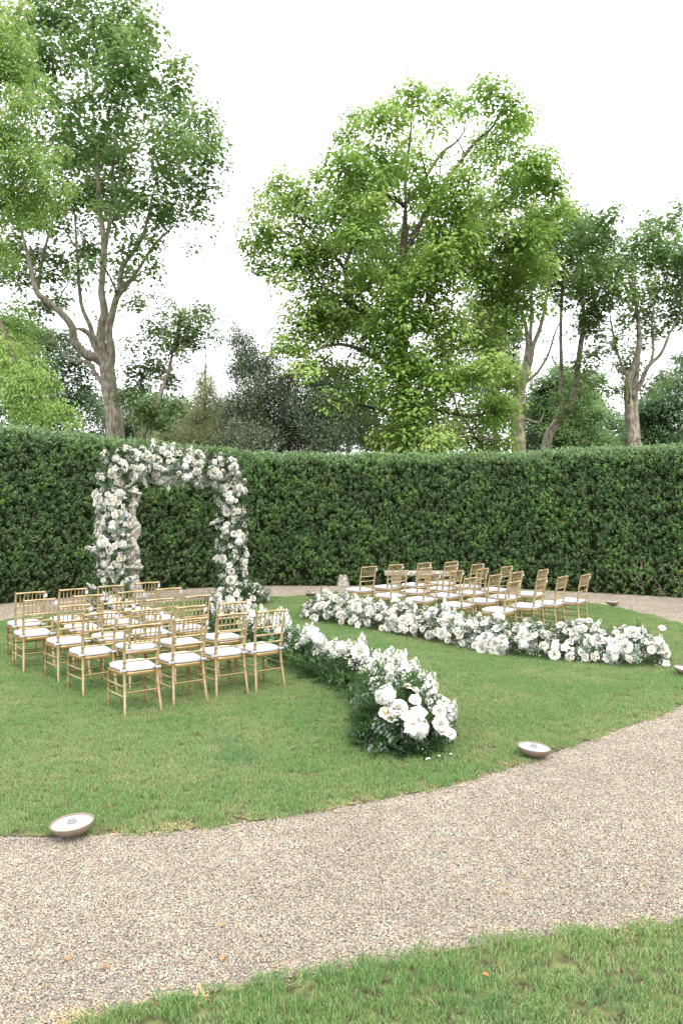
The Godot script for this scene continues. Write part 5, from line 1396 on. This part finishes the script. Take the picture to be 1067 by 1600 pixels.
func statue() -> void:
	var o := thing("statue", "weathered stone statue of a draped figure with raised arms beside the arch", "statue", P(-4.43, 17.0), 0.2)
	var b := MB.new()
	var V := func(x: float, y: float, z: float) -> Vector3: return Vector3(x, y, z)
	var caps := [
		[Vector3(-0.07, 0.03, -0.02), Vector3(0.07, 0.03, 0.03), 0.07, 0.065],
		[Vector3(0.0, 0.1, -0.08), Vector3(-0.03, 0.6, -0.08), 0.07, 0.05],
		[Vector3(0.0, 0.07, 0.06), Vector3(0.05, 0.3, 0.09), 0.04, 0.06], [Vector3(0.06, 0.24, 0.06), Vector3(0.05, 0.34, 0.07), 0.075, 0.07], [Vector3(0.03, 0.36, 0.07), Vector3(-0.01, 0.53, 0.05), 0.06, 0.06], [Vector3(-0.01, 0.53, 0.04), Vector3(0.04, 0.76, 0.0), 0.07, 0.1],
		[Vector3(-0.08, 0.06, 0.02), Vector3(-0.075, 0.4, 0.02), 0.04, 0.055], [Vector3(-0.075, 0.4, 0.02), Vector3(-0.05, 0.8, 0.0), 0.06, 0.09],
		[Vector3(0.07, 0.02, 0.09), Vector3(0.05, 0.03, 0.15), 0.032, 0.026], [Vector3(-0.08, 0.02, 0.07), Vector3(-0.1, 0.02, 0.13), 0.032, 0.025],
		[Vector3(-0.04, 0.83, 0.0), Vector3(0.06, 0.81, 0.0), 0.09, 0.095], [Vector3(0.0, 0.9, 0.0), Vector3(-0.025, 1.04, 0.01), 0.08, 0.058],
		[Vector3(-0.025, 1.04, 0.01), Vector3(-0.02, 1.22, 0.015), 0.06, 0.085], [Vector3(-0.05, 1.26, 0.03), Vector3(0.03, 1.27, 0.03), 0.072, 0.072],
		[Vector3(-0.055, 1.24, 0.085), Vector3(-0.055, 1.25, 0.09), 0.04, 0.04], [Vector3(0.045, 1.25, 0.085), Vector3(0.045, 1.26, 0.09), 0.04, 0.04],
		[Vector3(-0.11, 1.34, 0.0), Vector3(0.08, 1.36, 0.0), 0.045, 0.045], [Vector3(0.0, 1.36, 0.0), Vector3(0.015, 1.46, 0.01), 0.042, 0.04],
		[Vector3(0.09, 1.36, 0.0), Vector3(0.14, 1.5, 0.07), 0.04, 0.034], [Vector3(0.14, 1.5, 0.07), Vector3(-0.04, 1.545, 0.12), 0.033, 0.024], [Vector3(-0.04, 1.545, 0.12), Vector3(-0.09, 1.55, 0.1), 0.024, 0.018],
		[Vector3(-0.12, 1.35, 0.0), Vector3(-0.14, 1.52, 0.0), 0.04, 0.035], [Vector3(-0.14, 1.52, 0.0), Vector3(0.0, 1.63, 0.01), 0.033, 0.026], [Vector3(0.0, 1.63, 0.01), Vector3(0.05, 1.66, 0.02), 0.026, 0.018],
		[Vector3(0.09, 0.84, 0.05), Vector3(0.12, 0.66, 0.05), 0.05, 0.035], [Vector3(0.12, 0.66, 0.05), Vector3(0.03, 0.5, 0.08), 0.03, 0.02], [Vector3(0.1, 0.9, 0.07), Vector3(-0.1, 0.72, 0.1), 0.02, 0.024], [Vector3(0.11, 0.78, 0.09), Vector3(-0.09, 0.6, 0.1), 0.018, 0.022],
		[Vector3(-0.1, 0.92, 0.05), Vector3(-0.12, 0.5, 0.08), 0.022, 0.03], [Vector3(-0.03, 0.55, 0.1), Vector3(-0.04, 0.2, 0.1), 0.016, 0.022], [Vector3(0.04, 0.5, 0.08), Vector3(-0.05, 0.12, 0.09), 0.014, 0.018],
		[Vector3(0.1, 0.06, 0.0), Vector3(0.07, 0.16, -0.02), 0.045, 0.05]]
	net(b, caps, 0.024, Vector3(-0.3, -0.08, -0.24), Vector3(0.3, 1.76, 0.26), 0.014)
	var head := [
		[Vector3(0.02, 1.535, 0.015), Vector3(0.02, 1.56, 0.0), 0.072, 0.078], [Vector3(0.022, 1.485, 0.045), Vector3(0.022, 1.5, 0.045), 0.04, 0.05],
		[Vector3(0.024, 1.53, 0.09), Vector3(0.025, 1.512, 0.103), 0.008, 0.012], [Vector3(-0.005, 1.545, 0.08), Vector3(0.05, 1.545, 0.08), 0.012, 0.012],
		[Vector3(0.01, 1.49, 0.088), Vector3(0.038, 1.49, 0.088), 0.009, 0.009], [Vector3(0.024, 1.465, 0.075), Vector3(0.024, 1.468, 0.075), 0.018, 0.018],
		[Vector3(-0.05, 1.52, 0.01), Vector3(-0.05, 1.5, 0.01), 0.014, 0.01], [Vector3(0.09, 1.52, 0.01), Vector3(0.09, 1.5, 0.01), 0.014, 0.01],
		[Vector3(-0.04, 1.58, 0.02), Vector3(-0.055, 1.5, -0.03), 0.035, 0.03], [Vector3(0.08, 1.58, 0.02), Vector3(0.095, 1.5, -0.03), 0.035, 0.03], [Vector3(0.02, 1.58, -0.06), Vector3(0.02, 1.52, -0.08), 0.045, 0.04], [Vector3(0.015, 1.46, 0.0), Vector3(0.01, 1.4, 0.0), 0.045, 0.046]]
	# fingers of the hands laid over and above the head
	for k in 4:
		head.append([Vector3(-0.075, 1.535 + 0.016 * k, 0.115 - 0.005 * k), Vector3(-0.125, 1.528 + 0.018 * k, 0.075), 0.009, 0.007])
		head.append([Vector3(0.04, 1.64 + 0.012 * k, 0.0 + 0.014 * k), Vector3(0.09, 1.65 + 0.014 * k, 0.0 + 0.016 * k), 0.009, 0.007])
	head.append([Vector3(-0.05, 1.56, 0.125), Vector3(-0.075, 1.595, 0.11), 0.01, 0.007])
	head.append([Vector3(0.02, 1.65, 0.02), Vector3(0.045, 1.685, 0.03), 0.01, 0.007])
	net(b, head, 0.015, Vector3(-0.16, 1.36, -0.15), Vector3(0.16, 1.74, 0.17), 0.008)
	part("figure", b.mesh(), M.stone, o, Transform3D(Basis.IDENTITY, Vector3(0, 0.75, 0)))
	var p := MB.new()
	p.lathe([Vector2(0.31, 0.0), Vector2(0.31, 0.07), Vector2(0.29, 0.085), Vector2(0.25, 0.12), Vector2(0.19, 0.2), Vector2(0.135, 0.32), Vector2(0.11, 0.43), Vector2(0.105, 0.52), Vector2(0.115, 0.59), Vector2(0.14, 0.63), Vector2(0.175, 0.645), Vector2(0.195, 0.665), Vector2(0.2, 0.69), Vector2(0.19, 0.71), Vector2(0.16, 0.72), Vector2(0.16, 0.75), Vector2(0.0, 0.752)], 28, Color.WHITE, 0.7)
	part("pedestal", p.mesh(), M.stone, o)

# ------------------------------------------------------------------ lamps, bench, litter
func lamps() -> void:
	var spots := [
		[-1.69, 4.99, 0.08, 0.02, 1.0, "bowl light on the gravel edge nearest the dry clippings"],
		[1.575, 6.52, -0.08, 0.0, 1.0, "bowl light at the edge between the leafy border and the gravel bend"],
		[5.4, 15.85, 0.0, 0.0, 0.95, "small far bowl light on the lawn edge under the thin hedge foot"],
		[4.12, 9.55, -0.15, 0.05, 1.0, "bowl light beyond the end of the dense flower border"],
		[-0.66, 17.35, 0.0, 0.0, 0.95, "dark bowl light behind the far tip of the dense flower border"]]
	for s in spots:
		var o := thing("garden_light", "brown " + s[5], "garden light", P(s[0], s[1], 0.012), rnd(0, TAU), "bowl lights round the lawn")
		var tilt := Transform3D(Basis(Vector3.UP, -o.rotation.y) * Basis(Vector3.BACK, s[2]) * Basis(Vector3.RIGHT, s[3]), Vector3(0, 0.0, 0))
		var k: float = s[4]
		var b := MB.new()
		b.lathe([Vector2(0.0, 0.016), Vector2(0.05, 0.02), Vector2(0.085, 0.032), Vector2(0.112, 0.05), Vector2(0.128, 0.07), Vector2(0.134, 0.086), Vector2(0.135, 0.092), Vector2(0.132, 0.096), Vector2(0.127, 0.094), Vector2(0.126, 0.084)], 40, Color(0.2, 0.15, 0.11))
		part("bowl", b.mesh(), M.paint, o, tilt.scaled_local(Vector3.ONE * k))
		var d := MB.new()
		d.lathe([Vector2(0.127, 0.083), Vector2(0.122, 0.087), Vector2(0.06, 0.089), Vector2(0.032, 0.0895)], 40, Color(0.4, 0.395, 0.41))
		for q in 9:
			var a := rnd(0, TAU)
			var r := rnd(0.04, 0.11)
			d.lathe([Vector2(0.004, 0.0872), Vector2(0.0, 0.0905)], 6, Color(0.4, 0.39, 0.4), 0.0, Vector3(cos(a) * r, 0.001, sin(a) * r))
		part("reflector", d.mesh(), M.paint, o, tilt.scaled_local(Vector3.ONE * k))
		var g := MB.new()
		g.lathe([Vector2(0.032, 0.0885), Vector2(0.03, 0.098), Vector2(0.022, 0.104), Vector2(0.02, 0.112), Vector2(0.012, 0.12), Vector2(0.0, 0.122)], 20, Color(0.2, 0.2, 0.2))
		part("bulb_cap", g.mesh(), M.gloss_leaf, o, tilt.scaled_local(Vector3.ONE * k))

func bench() -> void:
	var o := thing("stone_bench", "low grey stone bench against the hedge behind the gold chairs", "bench", P(1.75, 18.55), -0.02)
	var b := MB.new()
	b.box(Vector3(-0.75, 0.37, -0.2), Vector3(0.75, 0.46, 0.2), Color.WHITE, 0.012)
	part("seat", b.mesh(), M.stone, o)
	for s in [-0.5, 0.5]:
		var l := MB.new()
		l.lathe([Vector2(0.15, 0.0), Vector2(0.15, 0.06), Vector2(0.1, 0.12), Vector2(0.09, 0.24), Vector2(0.13, 0.34), Vector2(0.14, 0.368)], 20, Color.WHITE, 0.8, Vector3(s, 0, 0))
		part("support", l.mesh(), M.stone, o)
	var st := thing("stone_block", "pale worn stone block showing through the foot of the hedge", "stone", P(0.03, 19.46), 0.3)
	var q := MB.new()
	q.lathe([Vector2(0.15, 0.0), Vector2(0.14, 0.08), Vector2(0.11, 0.2), Vector2(0.1, 0.27), Vector2(0.07, 0.29), Vector2(0.0, 0.295)], 20, Color.WHITE, 0.75)
	part("block", q.mesh(), M.stone, st)

func litter() -> void:
	var spots := [[-1.28, 3.66, 0.05, "brown dry leaf curled on the gravel, farthest from the oval lawn"], [-0.58, 3.95, 0.045, "tan dry leaf lying on the open gravel near the middle"], [-0.55, 3.62, 0.05, "tan dry leaf standing at the grass edge beside orange clippings"], [-1.05, 3.58, 0.045, "pale dry leaf lying above the sandy patch"], [0.62, 3.48, 0.04, "small ochre leaf fallen on the grass strip"], [0.9, 4.25, 0.04, "small reddish leaf on the gravel beside the grass strip"]]
	for s in spots:
		var b := MB.new()
		b.leaf(Vector3.ZERO, Vector3(1, 0.25, 0).normalized(), Vector3.UP + ball() * 0.4, s[2], s[2] * 0.5, Color(0.3, 0.15, 0.07) * rnd(0.8, 1.2), 1)
		var o := part("fallen_leaf", b.mesh(), M.matte, self, Transform3D(Basis(Vector3.UP, rnd(0, TAU)), P(s[0], s[1], 0.02 if s[0] < 0.5 or s[1] > 4.0 else 0.05)))
		tag(o, s[3], "leaf", "dry leaves fallen on the gravel and grass")
